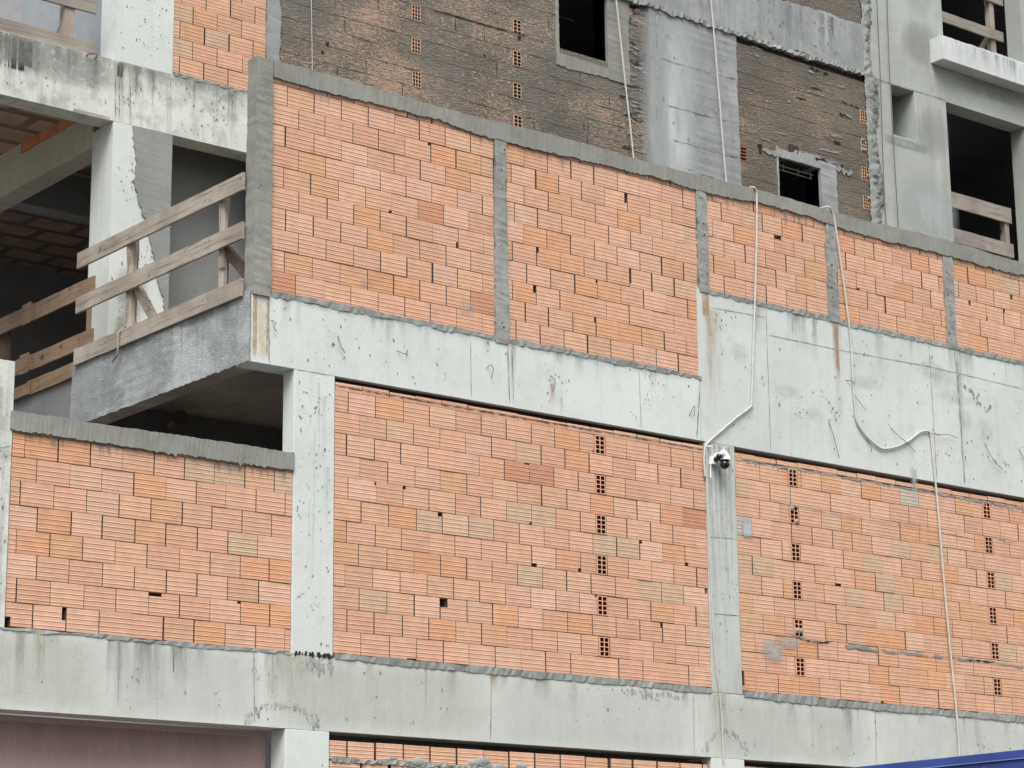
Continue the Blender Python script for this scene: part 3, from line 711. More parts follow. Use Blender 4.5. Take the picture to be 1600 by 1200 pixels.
def brace(parent,org,p,q,w,k,name='brace'):
    mb=MB(); px,py,pz=p; qx,qy,qz=q
    import mathutils
    d=(mathutils.Vector(q)-mathutils.Vector(p)).normalized(); u=mathutils.Vector((1,0,0)) if abs(d.x)<.7 else mathutils.Vector((0,1,0)); v=d.cross(u).normalized(); u=v.cross(d)
    vs=[]
    for c in (p,q):
        for a,b in ((-1,-1),(1,-1),(1,1),(-1,1)): vs.append(tuple(mathutils.Vector(c)+u*a*w*.3+v*b*w*.5))
    mb.add(vs,[(0,1,2,3),(4,7,6,5),(0,4,5,1),(1,5,6,2),(2,6,7,3),(3,7,4,0)],k); return mb.build(name,parent,org)
org=(10.8,1.6,7.5)
gr=thing('guard_rail',org,'three weathered boards nailed to poles along the projecting balcony edge','railing')
for za,zb in ((8.485,8.645),(8.03,8.185),(7.505,7.665)): plank(gr,org,10.785,10.812,.10,3.12,za,zb,'woodY')
post(gr,org,10.87,.53,7.54,8.62,.048); post(gr,org,10.87,2.17,7.54,8.55,.058)
brace(gr,org,(10.87,.50,8.05),(11.0,.08,7.56),.09,'woodD'); brace(gr,org,(10.87,2.10,8.10),(10.92,1.70,7.56),.085,'woodY')
cord=MB(); cord.tube(smooth3([(10.90,(2.137, 7.77)[0],(2.137, 7.77)[1]),(10.85,(2.147, 7.703)[0],7.73),(10.772,(2.216, 7.634)[0],(2.216, 7.634)[1]),(10.77,(2.221, 7.51)[0],(2.221, 7.51)[1]),(10.775,(2.252, 7.424)[0],(2.252, 7.424)[1]),(10.78,(2.346, 7.375)[0],(2.346, 7.375)[1])],5),.010,'woodY',6)
tag(cord.build('rope',None,(10.78,2.2,7.6)),'short frayed rope end hanging over the lowest balcony board','rope')
org=(11.05,5,7.55)
gr=thing('guard_rail',org,'brown boards with lapped joints behind the balcony in front of the dark room','railing')
for za,zb in ((8.32,8.50),(7.79,7.96)):
    plank(gr,org,11.055,11.08,3.26,4.62,za+.005,zb,'woodB'); plank(gr,org,11.028,11.054,4.50,8.2,za,zb-.005,'woodB')
    plank(gr,org,11.02,11.027,4.52,4.72,za-.02,zb+.02,'woodB','joint_plate')
plank(gr,org,11.055,11.08,3.3,4.62,7.54,7.69,'woodB'); plank(gr,org,11.028,11.054,4.52,5.3,7.54,7.66,'woodB')
post(gr,org,11.11,3.36,7.55,8.48,.045,'woodB',True); post(gr,org,11.13,5.36,7.55,8.48,.07,'woodB',True)

# ================================================================== TOWER FACE
Y=TY
# left end: beam, columns, infill
org=(11,Y,10.05)
mb=MB(); mb.box(8.0,13.2,Y,Y+.25,10.05,10.70,'conc_dirty')
mb.ribbon([(11.247, 10.629),(11.262, 10.044)],.008,Y+YF,'seam'); mb.ribbon([(11.71, 10.684),(11.736, 10.025)],.005,Y+YF,'seam')
for a,b in (((11.082, 10.624),(11.094, 10.047)),((11.126, 10.635),(11.137, 10.057)),((11.163, 10.623),(11.157, 10.334))): mb.ribbon([a,b],.008,Y+YF,'seam',.6)
mb.soft(8.6,11.1,10.22,10.70,Y-.002,'stain',(.27,.275,.255),.75,'top',24); mb.soft(11.1,12.7,10.35,10.70,Y-.002,'stain',(.27,.275,.255),.7,'top',24)
mb.soft(9.9,11.2,10.3,10.66,Y-.003,'stain',(.30,.31,.29),.7); mb.soft(8.9,10.2,10.34,10.7,Y-.003,'stain',(.26,.26,.24),.7)
for _ in range(26):
    x=random.uniform(9.6,12.5); h=random.uniform(.15,.6); mb.soft(x,x+random.uniform(.03,.15),10.69-h,10.69,Y-.0035,'drip',(.22,.22,.2),.8,'drip')
mb.pits(9.7,12.7,10.1,10.65,Y+YF,70,.004,.012,8)
tag(mb.build('concrete_beam',None,org),'grimy concrete beam at the upper left carrying a column and a brick panel','beam')
# splintered board left under that beam
mb=MB(); mb.box(10.62,11.02,Y-.012,Y-.003,10.045,10.075,'woodX',j=.008); tag(mb.build('board_offcut',None,(10.8,Y,10.05)),'splintered strip of formwork board stuck under the grimy upper beam','board')
mb=MB(); p=[(10.743, 2.99, 10.656),(10.742, 2.95, 10.67),(10.799, 2.95, 10.684),(10.842, 2.95, 10.681),(10.844, 2.99, 10.653)]; mb.tube(p,.007,'wire',5); tag(mb.build('rebar_loop',None,(10.6,2.99,10.7)),'small bent steel loop sticking out of the grimy upper beam','rebar')
# lower column with half rendered face
x0,x1=11.075,11.74
org=(11.4,Y,7.55)
t=thing('concrete_column',org,'pale column behind the balcony boards, half covered in grey render','column')
mb=MB(); mb.box(x0,x1,Y,Y+.42,7.55,10.048,'conc'); mb.pits(x0+.03,x0+.5,7.7,10.0,Y+YF,60,.004,.012,8)
mb.soft(x0+.05,x0+.45,8.0,8.6,Y-.002,'stain',(.28,.28,.26),.9); mb.soft(x0+.05,x0+.3,7.6,8.1,Y-.002,'stain',(.3,.3,.27),.9)
mb.build('shaft',t,org)
mb=MB(); ts=lin(8.02,10.045,.03)
E_=[(11.284, 10.042),(11.313, 9.824),(11.341, 9.626),(11.317, 9.453),(11.373, 9.296),(11.429, 9.139),(11.467, 9.079),(11.541, 8.826),(11.583, 8.633),(11.625, 8.441),(11.696, 8.287)]
def ex(z):
    P=sorted((q[1],q[0]) for q in E_)
    if z<=P[0][0]: return P[0][1]
    for (a,b),(c,d) in zip(P,P[1:]):
        if a<=z<=c: return b+(d-b)*(z-a)/(c-a)
    return P[-1][1]
mb.band('z',ts,[min(x1-.03,ex(z)+random.uniform(-.012,.012)) for z in ts],[x1+.004]*len(ts),Y-.02,Y+.02,'skimgrey',.001); mb.build('render_skin',t,org)
mb=MB(); mb.box(11.065,11.735,Y,Y+.3,10.702,17,'conc'); mb.pits(11.09,11.7,10.8,12,Y+YF,50,.004,.011,3)
tag(mb.build('concrete_column',None,(11.4,Y,10.7)),'upper left board marked column standing on the grimy beam beside bricks','column')
org=(12.3,Y,10.7)
mb=MB(); backing(mb,11.735,12.86,10.70,14,Y+.10,Y+.18); courses(mb,11.74,12.86,10.725,14,12.114,yf=Y+.012,yb=Y+.11,seed=61,over={(3, 11.958):'tan',(3, 12.227):'wood',(2, 11.846):'wood',(1, 11.775):'tan',(2, 12.192):'tan',(2, 12.741):'wood'},vg=(.003,.013))
mortar_bed(mb,11.74,12.86,10.695,10.73,.008,Y-.004,Y+.1)
tag(mb.build('brick_wall',None,org),'narrow orange brick panel on the grimy beam at the upper left','wall')
# wall behind the terrace at the upper left and plaster wall behind the lower column
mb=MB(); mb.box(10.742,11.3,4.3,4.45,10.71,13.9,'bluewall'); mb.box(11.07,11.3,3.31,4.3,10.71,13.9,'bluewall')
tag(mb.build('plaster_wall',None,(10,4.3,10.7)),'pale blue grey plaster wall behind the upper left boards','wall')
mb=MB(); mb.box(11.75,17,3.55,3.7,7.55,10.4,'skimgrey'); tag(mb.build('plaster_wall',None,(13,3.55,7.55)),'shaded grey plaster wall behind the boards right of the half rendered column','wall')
# cross beam and its brick filling inside
org=(11.2,6,9.9)
t=thing('inner_beam',org,'raw beam running back under the ceiling, topped with orange bricks','beam')
mb=MB(); mb.box(11.08,11.32,3.43,8.9,9.90,10.27,'innerbeam'); mb.box(11.08,11.32,5.0,8.9,10.27,10.394,'innerbeam',j=0); mb.build('beam',t,org)
mb=MB(); y=3.44; rnd=random.Random(4)
while y<4.98:
    w=min(.195,4.98-y); c=random.choice([(.52,.22,.10),(.56,.25,.12),(.50,.22,.11)]); mb.box(11.075+rnd.uniform(0,.01),11.3,y+.003,y+w-.003,10.272+rnd.uniform(0,.012),10.392,'brick',(*c,1)); y+=w
mb.build('bricks',t,org)
ib=MB(); ib.box(11.33,16.9,5.6,5.85,9.95,10.39,'inner'); tag(ib.build('inner_beam',None,(14,5.7,10)),'dark beam crossing the ceiling of the dark room behind the boards','beam')

# upper left guard rail
org=(10.4,3.05,10.7)
gr=thing('guard_rail',org,'grey boards on a square post on top of the grimy upper beam','railing')
a=(10.214, 3.06, 11.166); b=(10.872, 3.06, 11.164); plank(gr,org,8.2,b[0],3.04,3.07,b[2]-.005,b[2]+.17,'woodX')
plank(gr,org,8.2,10.857,3.04,3.07,10.705,10.85,'woodX')
post(gr,org,10.581,3.115,10.70,11.35,.055,'woodZ',True)
brace(gr,org,(10.616,3.16,11.2),(10.698,3.75,10.72),.07,'woodB')

# main tower wall
XL,XR=12.87,22.103
w1=(16.898,17.647,12.18,14.2)
w2=(20.449,21.19,10.6,11.664)
p0,p1=18.316,19.773
bl,bh=13.129,13.823
org=(17,Y,10)
tw=thing('tower_wall',org,'tall dark slurry coated brick wall with two black window holes behind the parapet','wall')
mb=MB()
# body behind the bricks, with the window holes left open
xs=[XL,w1[0],w1[1],w2[0],w2[1],XR]; 
def body(x0,x1,z0,z1): mb.box(x0,x1,Y+.035,Y+.24,z0,z1,'joint')
body(XL,w1[0],8,16.99); body(w1[0],w1[1],8,w1[2]); body(w1[0],w1[1],w1[3],16.99); body(w1[1],w2[0],8,16.99); body(w2[0],w2[1],8,w2[2]); body(w2[0],w2[1],w2[3],16.99); body(w2[1],XR+.09,8,16.99)
mb.build('core',tw,org)
cutr=[w1,w2,(p0,p1,8,bl+.05),(p0-.3,XR+1,bl,bh)]
tv=[(x,z) for x,z in ((14.826, 12.165),(14.825, 11.768),(14.834, 11.369),(16.273, 12.375),(16.267, 11.964),(16.262, 11.564),(16.266, 11.199))]
tv2=[(x,z) for x,z in ((22.048, 12.576),(22.045, 12.178),(22.031, 11.781),(22.03, 11.416))]
ZT=tv[1][1]-.0977-.1955*8
def snap(z): return ZT+(round((z-ZT)/.1955-.5)+.5)*.1955
tv=[(x,snap(z)) for x,z in tv]; tv2=[(x,snap(z)) for x,z in tv2]
cutv=[(x-.071,x+.071,z-.097,z+.097) for x,z in tv+tv2]
ho=[(17.871, 12.817),(19.834, 11.516),(20.718, 11.823)]
cuth=[(x-.09,x+.07,snap(z)-.09,snap(z)+.09) for x,z in ho[:2]]
mb=MB()
for xa_,xb_,kk,sd in ((XL,p1-.05,'slurry',71),(p1-.05,XR,'slurryR',72)): courses(mb,xa_,xb_,ZT,26,14.192,yf=Y,yb=Y+.034,k=kk,seed=sd,cut=cutr+cutv+cuth,groove=False,hg=(.0003,.0015),vg=(.0003,.0025),jy=.0012)
rnd=random.Random(8)
for _ in range(70):
    x=rnd.uniform(XL+.3,p0-.2); c=rnd.randint(2,16); z=ZT+c*.1955
    if any(q[0]-.1<x<q[1]+.1 and q[2]-.2<z<q[3]+.1 for q in cutr+cutv): continue
    if rnd.random()<.75: mb.ribbon([(x,z+.01),(x+rnd.uniform(-.004,.004),z+.185)],.008,Y-.0065,'crack_gap',.3)
    else: mb.ribbon([(x,z),(x+rnd.uniform(.2,.5),z)],.008,Y-.0065,'crack_gap',.3)
for q in ((503,82),(503,70),(757,87)): pass
for q in ((13.635, 11.499),(13.57, 11.387),(15.791, 11.888),(16.299, 12.224)): mb.pit(q[0],q[1],Y-.0065,.025,'crack_gap',1)
mb.ribbon([(15.201, 12.268),(15.823, 12.262),(16.405, 12.281)],.012,Y-.0065,'crack_gap',.4)
for _ in range(26):
    x=rnd.uniform(p1+.1,XR-.2); z=rnd.uniform(11.2,13.2)
    if w2[0]-.3<x<w2[1]+.3 and z<w2[3]+.2: continue
    mb.ribbon([(x,z),(x+rnd.uniform(.1,.4),z+rnd.uniform(-.02,.02))],rnd.uniform(.008,.02),Y-.007,rnd.choice(['mortar2','crack_gap','mortar2']),.8,step=.03)
for pts,wd,k in (([(20.087, 11.738),(20.164, 11.738)],.05,'crack_gap'),([(20.12, 11.737),(20.126, 11.637)],.05,'crack_gap'),([(20.627, 11.821),(20.809, 11.817)],.10,'joint'),([(20.65, 11.826),(20.786, 11.821)],.03,'vb')):
    if k!='vb': mb.ribbon(pts,wd,Y-.008,k,.15,False)
# wavy washed mortar between window and pier
for _ in range(90):
    x=rnd.uniform(w1[1]+.15,p0-.05); z=rnd.uniform(11.2,13.1); L=rnd.uniform(.08,.25)
    mb.ribbon([(x,z),(x+L*.5,z+rnd.uniform(-.02,.03)),(x+L,z)],rnd.uniform(.010,.022),Y-.007,rnd.choice(['mortar','mortar2','joint']),.6,step=.03)
mb.build('bricks',tw,org)
for x,z in tv: vent_brick(tw,org,x,z,.125,.185,3 if x<15.5 else 2,4,Y-.004,(.40,.27,.19),.1)
for x,z in tv2: vent_brick(tw,org,x,z,.13,.185,3,4,Y-.004,(.44,.26,.17),.1,plug=.1)
for x,z in ho[:2]:
    z=snap(z); mb=MB(); mb.box(x-.088,x+.068,Y+.03,Y+.034,z-.088,z+.088,'joint'); c=(.30,.14,.09,1)
    for i in range(5): zz=z-.088+.176*i/4; mb.box(x-.088,x+.068,Y-.003,Y+.03,zz-.005,zz+.005,'brick',c)
    mb.box(x-.092,x-.08,Y-.003,Y+.03,z-.088,z+.088,'brick',c); mb.box(x+.06,x+.07,Y-.003,Y+.03,z-.088,z+.088,'brick',c); mb.build('broken_brick',tw,org)
# window reveals and mortar around the holes
def ring(x0,x1,z0,z1,wl,wr,wb,wt,k='mortar'):
    mb=MB()
    d=Y+.24
    if wr: ts=lin(z0-wb,z1+wt,.04); mb.band('z',ts,[x1]*len(ts),rag(ts,x1+wr,.02),Y-.012,d,k,.003)
    if wb: ts=lin(x0-wl,x1-.001,.03); mb.band('x',ts,rag(ts,z0-wb,.02),rag(ts,z0,.006),Y-.011,d,k,.003)
    if wl: ts=lin(z0+.001,z1+wt,.03); mb.band('z',ts,rag(ts,x0-wl,.006),rag(ts,x0,.006),Y-.008,d,k,.003)
    if wt: ts=lin(x0-wl*1.1+.002,x1-.002,.03); mb.band('x',ts,rag(ts,z1,.006),rag(ts,z1+wt,.03),Y-.010,d,k,.003)
    return mb
mb=ring(*w1[:2],w1[2],14.2,.05,17.99-17.646,.14,0); mb.build('window_surround',tw,org)
mb=ring(w2[0],w2[1],10.8,w2[3],.03,21.48-21.19,0,.14,'pier')
mb.ribbon([(20.163, 11.712),(20.328, 11.68),(20.496, 11.691)],.05,Y-.012,'mortar2',.5,step=.04); mb.ribbon([(21.093, 11.783),(21.417, 11.783),(21.709, 11.758)],.02,Y-.013,'crack_gap',.8,step=.04); mb.ribbon([(21.298, 11.732),(21.531, 11.729),(21.788, 11.714)],.06,Y-.011,'mortar2',.6,step=.04)
mb.build('window_surround',tw,org)
mb=MB(); z=w2[3]-.06; mb.tube([(w2[0]+.02,Y+.1,z),(w2[1]-.02,Y+.1,z-.01)],.008,'skim2',6); mb.tube([(w2[0]+.02,Y+.13,z-.04),(w2[1]-.02,Y+.13,z-.05)],.007,'skim2',6)
for f in (.25,.6,.9): x=w2[0]+(w2[1]-w2[0])*f; mb.tube([(x,Y+.1,z+.03),(x,Y+.1,z-.07)],.006,'skim2',5)
mb.build('lintel_bar',tw,org)
# rendered pier and floor band
mb=MB(); ts=lin(8.5,bl+.06,.05); mb.band('z',ts,rag(ts,p0,.01),rag(ts,p1,.012),Y-.018,Y+.034,'pier',.003)
x=18.671; mb.soft(p0-.08,x+.42,10.3,bl+.05,Y-.022,'wash',(.46,.495,.50),1.0,'wash',14); mb.soft(p0-.2,p0+.3,10.3,bl+.05,Y-.0225,'wash',(.35,.38,.38),.8,'wash',14); mb.soft(p0+.1,x+.55,11.9,bl+.2,Y-.0215,'wash',(.44,.475,.48),.7,'wash',14)
for pts in ([(18.322, 12.493),(18.898, 12.498),(19.739, 12.53)],[(18.562, 11.915),(19.088, 11.927),(19.734, 11.947)],[(18.65, 11.485),(19.39, 11.497),(19.714, 11.499)],[(18.742, 11.163),(19.268, 11.158),(19.428, 11.141)]): mb.ribbon(pts,.010,Y-.024,'seam',.9,step=.05)
for _ in range(60): mb.pit(random.uniform(p0+.1,p1-.1),random.uniform(11.3,13.2),Y-.0235,random.uniform(.006,.02),'seam')
mb.ribbon([(18.439, 13.169),(18.385, 11.59)],.012,Y-.024,'seam',.6)
mb.build('rendered_pier',tw,org)
mb=MB(); ts=lin(p0-1.2,XR-.02,.05); lo=rag(ts,bl,.03,1); mb.band('x',ts,lo,rag(ts,bh,.02,1),Y-.026,Y+.034,'pier',.003)
ts=lin(p0-.9,XR-.05,.03); mb.band('x',ts,rag(ts,bl-.02,.022,1),rag(ts,bl+.03,.015,1),Y-.045,Y+.02,'mortar2',.012)
for _ in range(60): mb.pit(random.uniform(p1,XR-.1),random.uniform(bl+.05,bh-.03),Y-.0315,random.uniform(.006,.02),'seam')
for _ in range(16): x=random.uniform(p0,XR-.3); mb.soft(x,x+random.uniform(.05,.25),bl+.05,bh-.02,Y-.0305,'drip',random.choice([(.42,.46,.47),(.16,.175,.18)]),.7,'drip')
mb.build('floor_band',tw,org)
# grey strip at the left edge
mb=MB(); ts=lin(10.7,16,.05); mb.band('z',ts,rag(ts,12.868,.012),rag(ts,13.028,.02),Y-.015,Y+.034,'pier',.003); mb.build('mortar_strip',tw,org)
# lumpy mortar squeezed out along the right edge
mb=MB(); n=150; m=7; vs=[];fs=[]; rnd=random.Random(12); xa=XR-.02; 
for i in range(n+1):
    z=10.6+i*(15.5-10.6)/n; wv=.22+.05*math.sin(z*5)+rnd.uniform(-.02,.03)
    if z>13.2: wv*=.7
    for j in range(m+1):
        d=math.sin(math.pi*j/m)
        vs.append((xa+wv*j/m+rnd.uniform(-.015,.015),Y-.02-(.02+rnd.random()**2*.055)*d if 0<j<m else Y-.018,z+rnd.uniform(-.014,.014)))
for i in range(n):
    for j in range(m): q=i*(m+1)+j; fs.append((q,q+1,q+m+2,q+m+1))
mb.add(vs,fs,'mortar2'); mb.build('mortar_ridge',tw,org,smooth=True)

# plastered part on the right with its openings
YP=Y-.03
XP=XR+.18
sl=(22.576,23.023,12.42,13.122)
o1=(23.651,25.302,10.75,13.132)
o2=(23.676,25.353,13.755,15.6)
org=(24,YP,10.7)
pl=thing('plaster_wall',org,'smooth grey plastered wall with a small slot window and tall openings at the right','wall')
mb=MB()
def pc(x0,x1,z0,z1,k='plaster'): mb.box(x0,x1,YP,Y+.24,z0,z1,k)
zb=o1[3]; XE=28
pc(XP-.08,sl[0],8,sl[3]); pc(sl[0],sl[1],8,sl[2]); pc(sl[1],o1[0],8,sl[3]); pc(o1[0],o1[1],8,o1[2]); pc(o1[1],XE,8,sl[3])
pc(XP-.08,o2[0],sl[3],17); pc(o2[0],o2[1],sl[3],o2[2]); pc(o2[1],XE,sl[3],17)
if o1[3]<sl[3]: pc(o1[0],o1[1],o1[3],sl[3])
zl=13.124
mb.ribbon([(22.198, 13.125),(22.552, 13.128),(23.175, 13.137),(23.657, 13.138)],.016,YP-.003,'seam',.25)
x=23.432; mb.soft(x-.18,x+.16,10.9,13.6,YP-.002,'wash',(.46,.48,.455),1.0,'wash',12); mb.soft(x-.10,x+.06,13.2,13.8,YP-.0025,'wash',(.47,.49,.47),.9,'wash')
mb.soft(sl[0]-.2,sl[1]+.25,sl[2]-.16,sl[2]-.01,YP-.002,'wash',(.27,.29,.275),1.1,'wash'); mb.soft(sl[1]+.01,sl[1]+.2,sl[2],sl[3],YP-.002,'wash',(.45,.47,.44),.9,'wash')
mb.soft(22.6,23.8,11.0,12.0,YP-.002,'wash',(.40,.435,.435),.9); mb.soft(22.8,23.7,13.5,14.2,YP-.002,'wash',(.27,.285,.255),.8); mb.soft(23.0,23.7,12.2,13.0,YP-.002,'wash',(.28,.30,.275),.6)
mb.soft(23.8,25.5,13.35,13.65,YP-.002,'wash',(.27,.285,.265),.6); mb.soft(22.9,23.5,14.2,15.2,YP-.002,'wash',(.40,.44,.43),.8)
mb.build('wall_face',pl,org)
mb=MB(); mb.box(sl[0]-.2,sl[0]-.01,Y+.25,Y+.5,sl[2]-.1,sl[3]+.1,'inner'); mb.build('slot_reveal',pl,org)
mb=MB(); mb.box(sl[1],sl[1]+.1,Y+.24,Y+.55,sl[2]-.1,sl[3]+.1,'plaster'); mb.build('slot_reveal',pl,org)
mb=MB(); zt=13.949; zb_=13.61; yl=YP-.22; x0=23.389
ts=lin(x0,27.5,.06); mb.band('x',ts,[zb_]*len(ts),rag(ts,zt,.010),yl,YP-.001,'ledge',.002)
for _ in range(26): x=random.uniform(x0,26); mb.soft(x,x+random.uniform(.04,.3),zb_+.02,zt-.02,yl-.004,'drip',random.choice([(.66,.69,.68),(.36,.38,.38)]),.8,'drip')
mb.build('ledge',pl,org,bevel=0)

def wrail(label,org,planks,posts,braces=()):
    g_=thing('guard_rail',org,label,'railing')
    for x0,x1,za,zb in planks: plank(g_,org,x0,x1,3.27,3.30,za,zb,'woodX')
    for x,z0,z1 in posts: post(g_,org,x,3.345,z0,z1,.045,'woodZ',True)
    for p,q in braces: brace(g_,org,p,q,.08,'woodX')
wrail('two grey boards and a post across the lower right wall opening',(24.5,3.3,11),[(23.905-.1,25.244,11.784,12.002),(23.879-.1,25.251,11.287,11.484)],[(25.167,10.75,11.791+.1)])
wrail('grey boards with post and brace across the upper right wall opening',(24.5,3.3,14),[(24.029-.1,25.32,14.483,14.631),(24.052-.1,25.361,15.046,15.216)],[(25.14,13.9,15.09)],[((25.088,3.36,14.509),(25.143,3.7,14.426-.15))])

# ================================================================== CABLES, CAMERA
def cable(label,pts,r,k='cable',name='cable',cat='cable',n=5,par=None):
    mb=MB(); mb.tube(smooth3(pts,n),r,k,7); return tag(mb.build(name,None,pts[len(pts)//2],smooth=False) if par is None else mb.build(name,par,par.location),label,cat)
def fp(lst,y=-.020): return [(a,y,b) for a,b in lst]
c1=[(16.975,.10,9.735),(16.994,-.02,9.735)]+fp([(17.039, 9.675),(17.034, 9.484),(17.012, 9.128),(16.958, 8.493),(16.9, 7.866),(16.86, 7.419),(16.833, 7.335),(16.647, 7.208),(16.444, 7.053),(16.235, 6.893),(16.184, 6.827),(16.165, 6.681),(16.176, 6.532)])
cable('white cable dropping from the coping and bending left to the security camera',c1,.0105)
c1b=fp([(16.197, 6.829),(16.195, 6.567),(16.196, 6.177),(16.207, 5.599),(16.217, 5.027),(16.249, 4.556),(16.276, 4.402),(16.297, 4.091),(16.298, 3.719)],-.02)
cable('thin pale cable running down the left edge of the camera column',c1b,.007)
c2=[(18.084,.10,9.74),(18.114,-.02,9.74)]+fp([(18.172, 9.7),(18.206, 9.605),(18.261, 9.218),(18.334, 8.657),(18.375, 8.237),(18.377, 7.813),(18.389, 7.534),(18.418, 7.384),(18.547, 7.255),(18.738, 7.162),(18.858, 7.167),(19.021, 7.213),(19.209, 7.301),(19.359, 7.4),(19.465, 7.442),(19.547, 7.439),(19.572, 7.357),(19.59, 7.059),(19.618, 6.636),(19.649, 5.867),(19.694, 5.039),(19.731, 4.495),(19.745, 4.054),(19.737, 3.717)])
cable('white cable that loops across the deep beam and hangs over the right brick wall',c2,.0112)
up=[(17.675, 2.9, 13.598),(17.719, 2.9, 13.032),(17.775, 2.9, 12.515),(17.831, 2.9, 12.001),(17.887, 2.9, 11.531),(17.934, 2.9, 11.085),(17.964, 2.9, 10.749)]
cable('white cable hanging beside the upper black window hole',up,.0105)
up=[(19.249, 2.9, 13.94),(19.282, 2.9, 13.437),(19.329, 2.9, 12.771),(19.374, 2.9, 12.07),(19.411, 2.9, 11.456),(19.438, 2.9, 11.091),(19.454, 2.9, 10.726)]
cable('white cable hanging in front of the blue grey rendered pier',up,.0105)
up=[(22.331, 2.92, 14.78),(22.33, 2.92, 14.232),(22.322, 2.92, 13.148),(22.283, 2.92, 11.637),(22.293, 2.92, 11.1),(22.3, 2.92, 10.687)]
cable('left one of two thin dark wires on the plastered wall',up,.0055,'wire','wire','wire')
up=[(22.546, 2.92, 14.838),(22.531, 2.92, 14.284),(22.506, 2.92, 13.236),(22.516, 2.92, 11.684),(22.523, 2.92, 11.109),(22.532, 2.92, 10.729)]
cable('right one of two thin dark wires, passing over the slot window',up,.0055,'wire','wire','wire')
up=[(13.393, 2.96, 12.23),(13.408, 2.96, 11.643),(13.422, 2.96, 11.134),(13.434, 2.96, 10.773)]
cable('fine pale line hanging at the left end of the dark tower wall',up,.004,'cable','wire','wire')

cx,cz=(16.314, 6.7)
org=(cx,-.02,cz)
t=thing('security_camera',org,'white security camera with black dome and two stub aerials on the column','camera')
mb=MB(); mb.box(cx-.06,cx+.015,-.05,-.0,cz-.03,cz+.05,'white'); mb.tube([(cx-.03,-.03,cz+.01),(cx-.02,-.10,cz+.015)],.022,'black',10); mb.build('bracket',t,org)
mb=MB(); hx=cx+.015
mb.tube([(hx-.028,-.13,cz+.075),(hx+.012,-.13,cz+.065),(hx+.034,-.13,cz+.04),(hx+.036,-.13,cz+.0)],[.026,.036,.040,.046],'white',14); mb.box(hx-.05,hx+.04,-.12,-.04,cz+.04,cz+.075,'white'); mb.build('housing',t,org,smooth=False,bevel=.004)
mb=MB(); mb.sphere((hx+.008,-.135,cz-.045),.048,'black'); mb.tube([(hx+.008,-.135,cz-.012),(hx+.008,-.135,cz+.002)],[.05,.05],'black',18); mb.sphere((hx-.042,-.11,cz+.035),.03,'black',14,10); mb.build('dome',t,org,smooth=True)
mb=MB(); a=(16.217, 6.668); b=(16.21, 6.517); mb.tube([(a[0],-.06,a[1]),(b[0],-.06,b[1])],[.004,.006],'white',8); mb.build('aerial',t,org)
mb=MB(); a=(16.378, 6.747); b=(16.409, 6.857); mb.tube([(a[0],-.07,a[1]),(b[0],-.06,b[1])],[.005,.004],'white',8); mb.build('aerial',t,org)
mb=MB(); a=(16.198, 6.842); b=(16.267, 6.838); mb.tube([(a[0],-.03,a[1]),(b[0]-.02,-.04,b[1]+.01),(b[0],-.04,b[1])],.006,'white',6); mb.build('cable_end',t,org)

# ================================================================== BLUE CONTAINER IN FRONT
bx,by=(11.808, -7.424)
org=(bx+1.2,by,0)
t=thing('site_container',org,'roof corner of a blue metal site container poking in at the bottom right','container')
mb=MB(); ys=lin(-16,-4.5,.14); vs=[];fs=[]
for i,y in enumerate(ys): d=.03 if i%4 in (1,2) else 0; vs+=[(bx+.05+d,y,.15),(bx+.05+d,y,2.86)]
for i in range(len(ys)-1): fs.append((2*i,2*i+1,2*i+3,2*i+2))
mb.add(vs,fs,'blue'); mb.box(bx+.09,bx+2.4,-16,-4.5,.15,2.86,'blue'); mb.build('wall_panel',t,org)
mb=MB(); mb.box(bx,bx+2.44,-16.05,-4.45,2.86,2.945,'blue'); mb.box(bx-.012,bx+2.45,-16.06,-4.44,2.945,3.0,'blue'); mb.build('roof_rail',t,org,bevel=.006)
mb=MB(); mb.box(bx-.0145,bx-.0125,-16,-4.45,2.944,2.950,'blue2'); mb.build('edge_trim',t,org)
mb=MB()
for y in lin(-15.5,-5,.42):
    mb=MB(); mb.sphere((bx-.002,y,2.905),.009,'blue2',8,5,(.5,1,1)); mb.build('rivet',t,org)

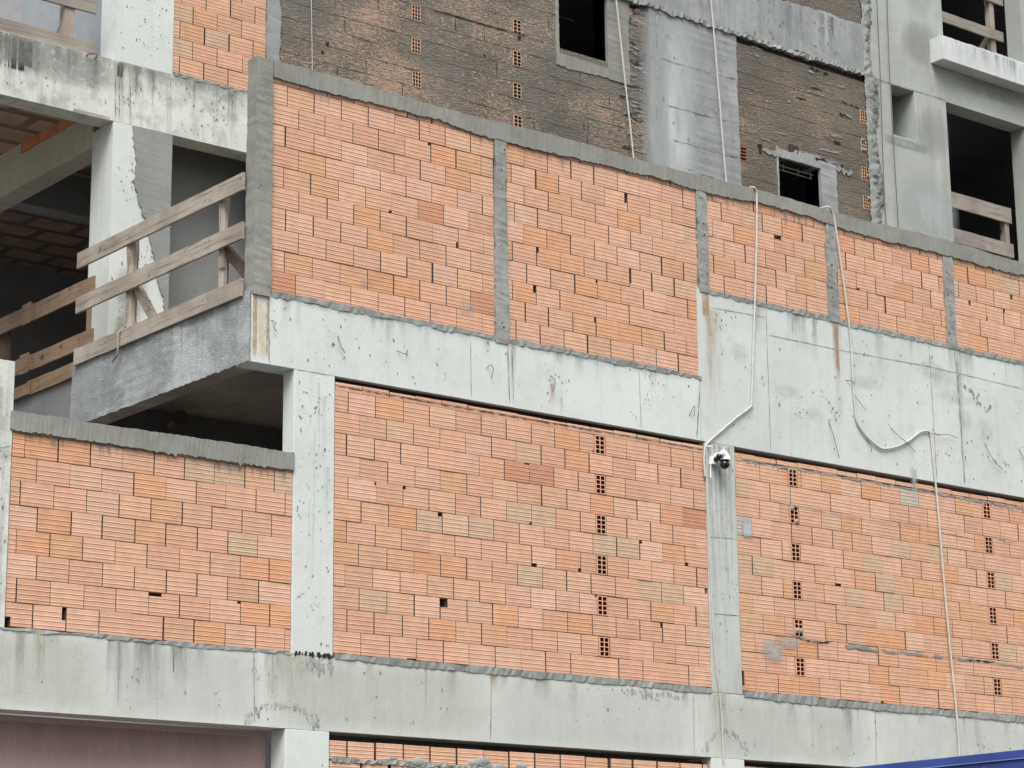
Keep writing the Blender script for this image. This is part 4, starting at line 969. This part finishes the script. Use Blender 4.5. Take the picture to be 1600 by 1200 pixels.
GR={'concrete_column':'cast columns of the building frame','concrete_beam':'cast beams of the building frame','brick_wall':'orange brick infill walls','guard_rail':'wooden guard rails of the site','cable':'pale cables on the facade','wire':'thin wires down the tower','plaster_wall':'plastered walls of the tower','inner_beam':'beams inside the open bay'}
for o in list(C.objects):
    k=o.name.split('.')[0]
    if k in GR and 'category' in o: o['group']=GR[k]
# ================================================================== LIGHT, SKY, CAMERA
w=bpy.data.worlds.new('World'); bpy.context.scene.world=w; w.use_nodes=True
nt=w.node_tree; bg=nt.nodes['Background']
sky=nt.nodes.new('ShaderNodeTexSky'); sky.sky_type='NISHITA'; sky.sun_disc=False
SE,SR=R(55),R(222)
sky.sun_elevation=SE; sky.sun_rotation=SR; sky.air_density=1.0; sky.dust_density=6.0; sky.ozone_density=1.0
hs=nt.nodes.new('ShaderNodeHueSaturation'); hs.inputs['Saturation'].default_value=.30
nt.links.new(sky.outputs[0],hs.inputs['Color']); nt.links.new(hs.outputs[0],bg.inputs['Color']); bg.inputs['Strength'].default_value=.095
sun=bpy.data.lights.new('sun','SUN'); sun.energy=1.5; sun.angle=R(36); sun.color=(1,.97,.93)
so=bpy.data.objects.new('sun',sun); C.objects.link(so)
import mathutils
# towards the sun: in front of the facade, a little to its left
az=R(222)
d=mathutils.Vector((math.sin(az)*math.cos(SE),math.cos(az)*math.cos(SE),math.sin(SE)))
so.rotation_euler=d.to_track_quat('Z','Y').to_euler()
cam=bpy.data.cameras.new('camera'); co=bpy.data.objects.new('camera',cam); C.objects.link(co)
cam.sensor_fit='HORIZONTAL'; cam.sensor_width=36; cam.lens=84.525; cam.clip_end=1000
co.matrix_world=mathutils.Matrix([[0.7819973, -0.143896, -0.6064439, 0.0], [-0.6231897, -0.1972451, -0.7567886, -17.14], [-0.0107193, 0.9697362, -0.2439196, 1.6], [0.0, 0.0, 0.0, 1.0]])
sc=bpy.context.scene; sc.camera=co
sc.view_settings.view_transform='Standard'; sc.view_settings.look='None'; sc.view_settings.gamma=1; sc.view_settings.use_curve_mapping=False
sc.view_settings.exposure=1.06
sc.cycles.max_bounces=8
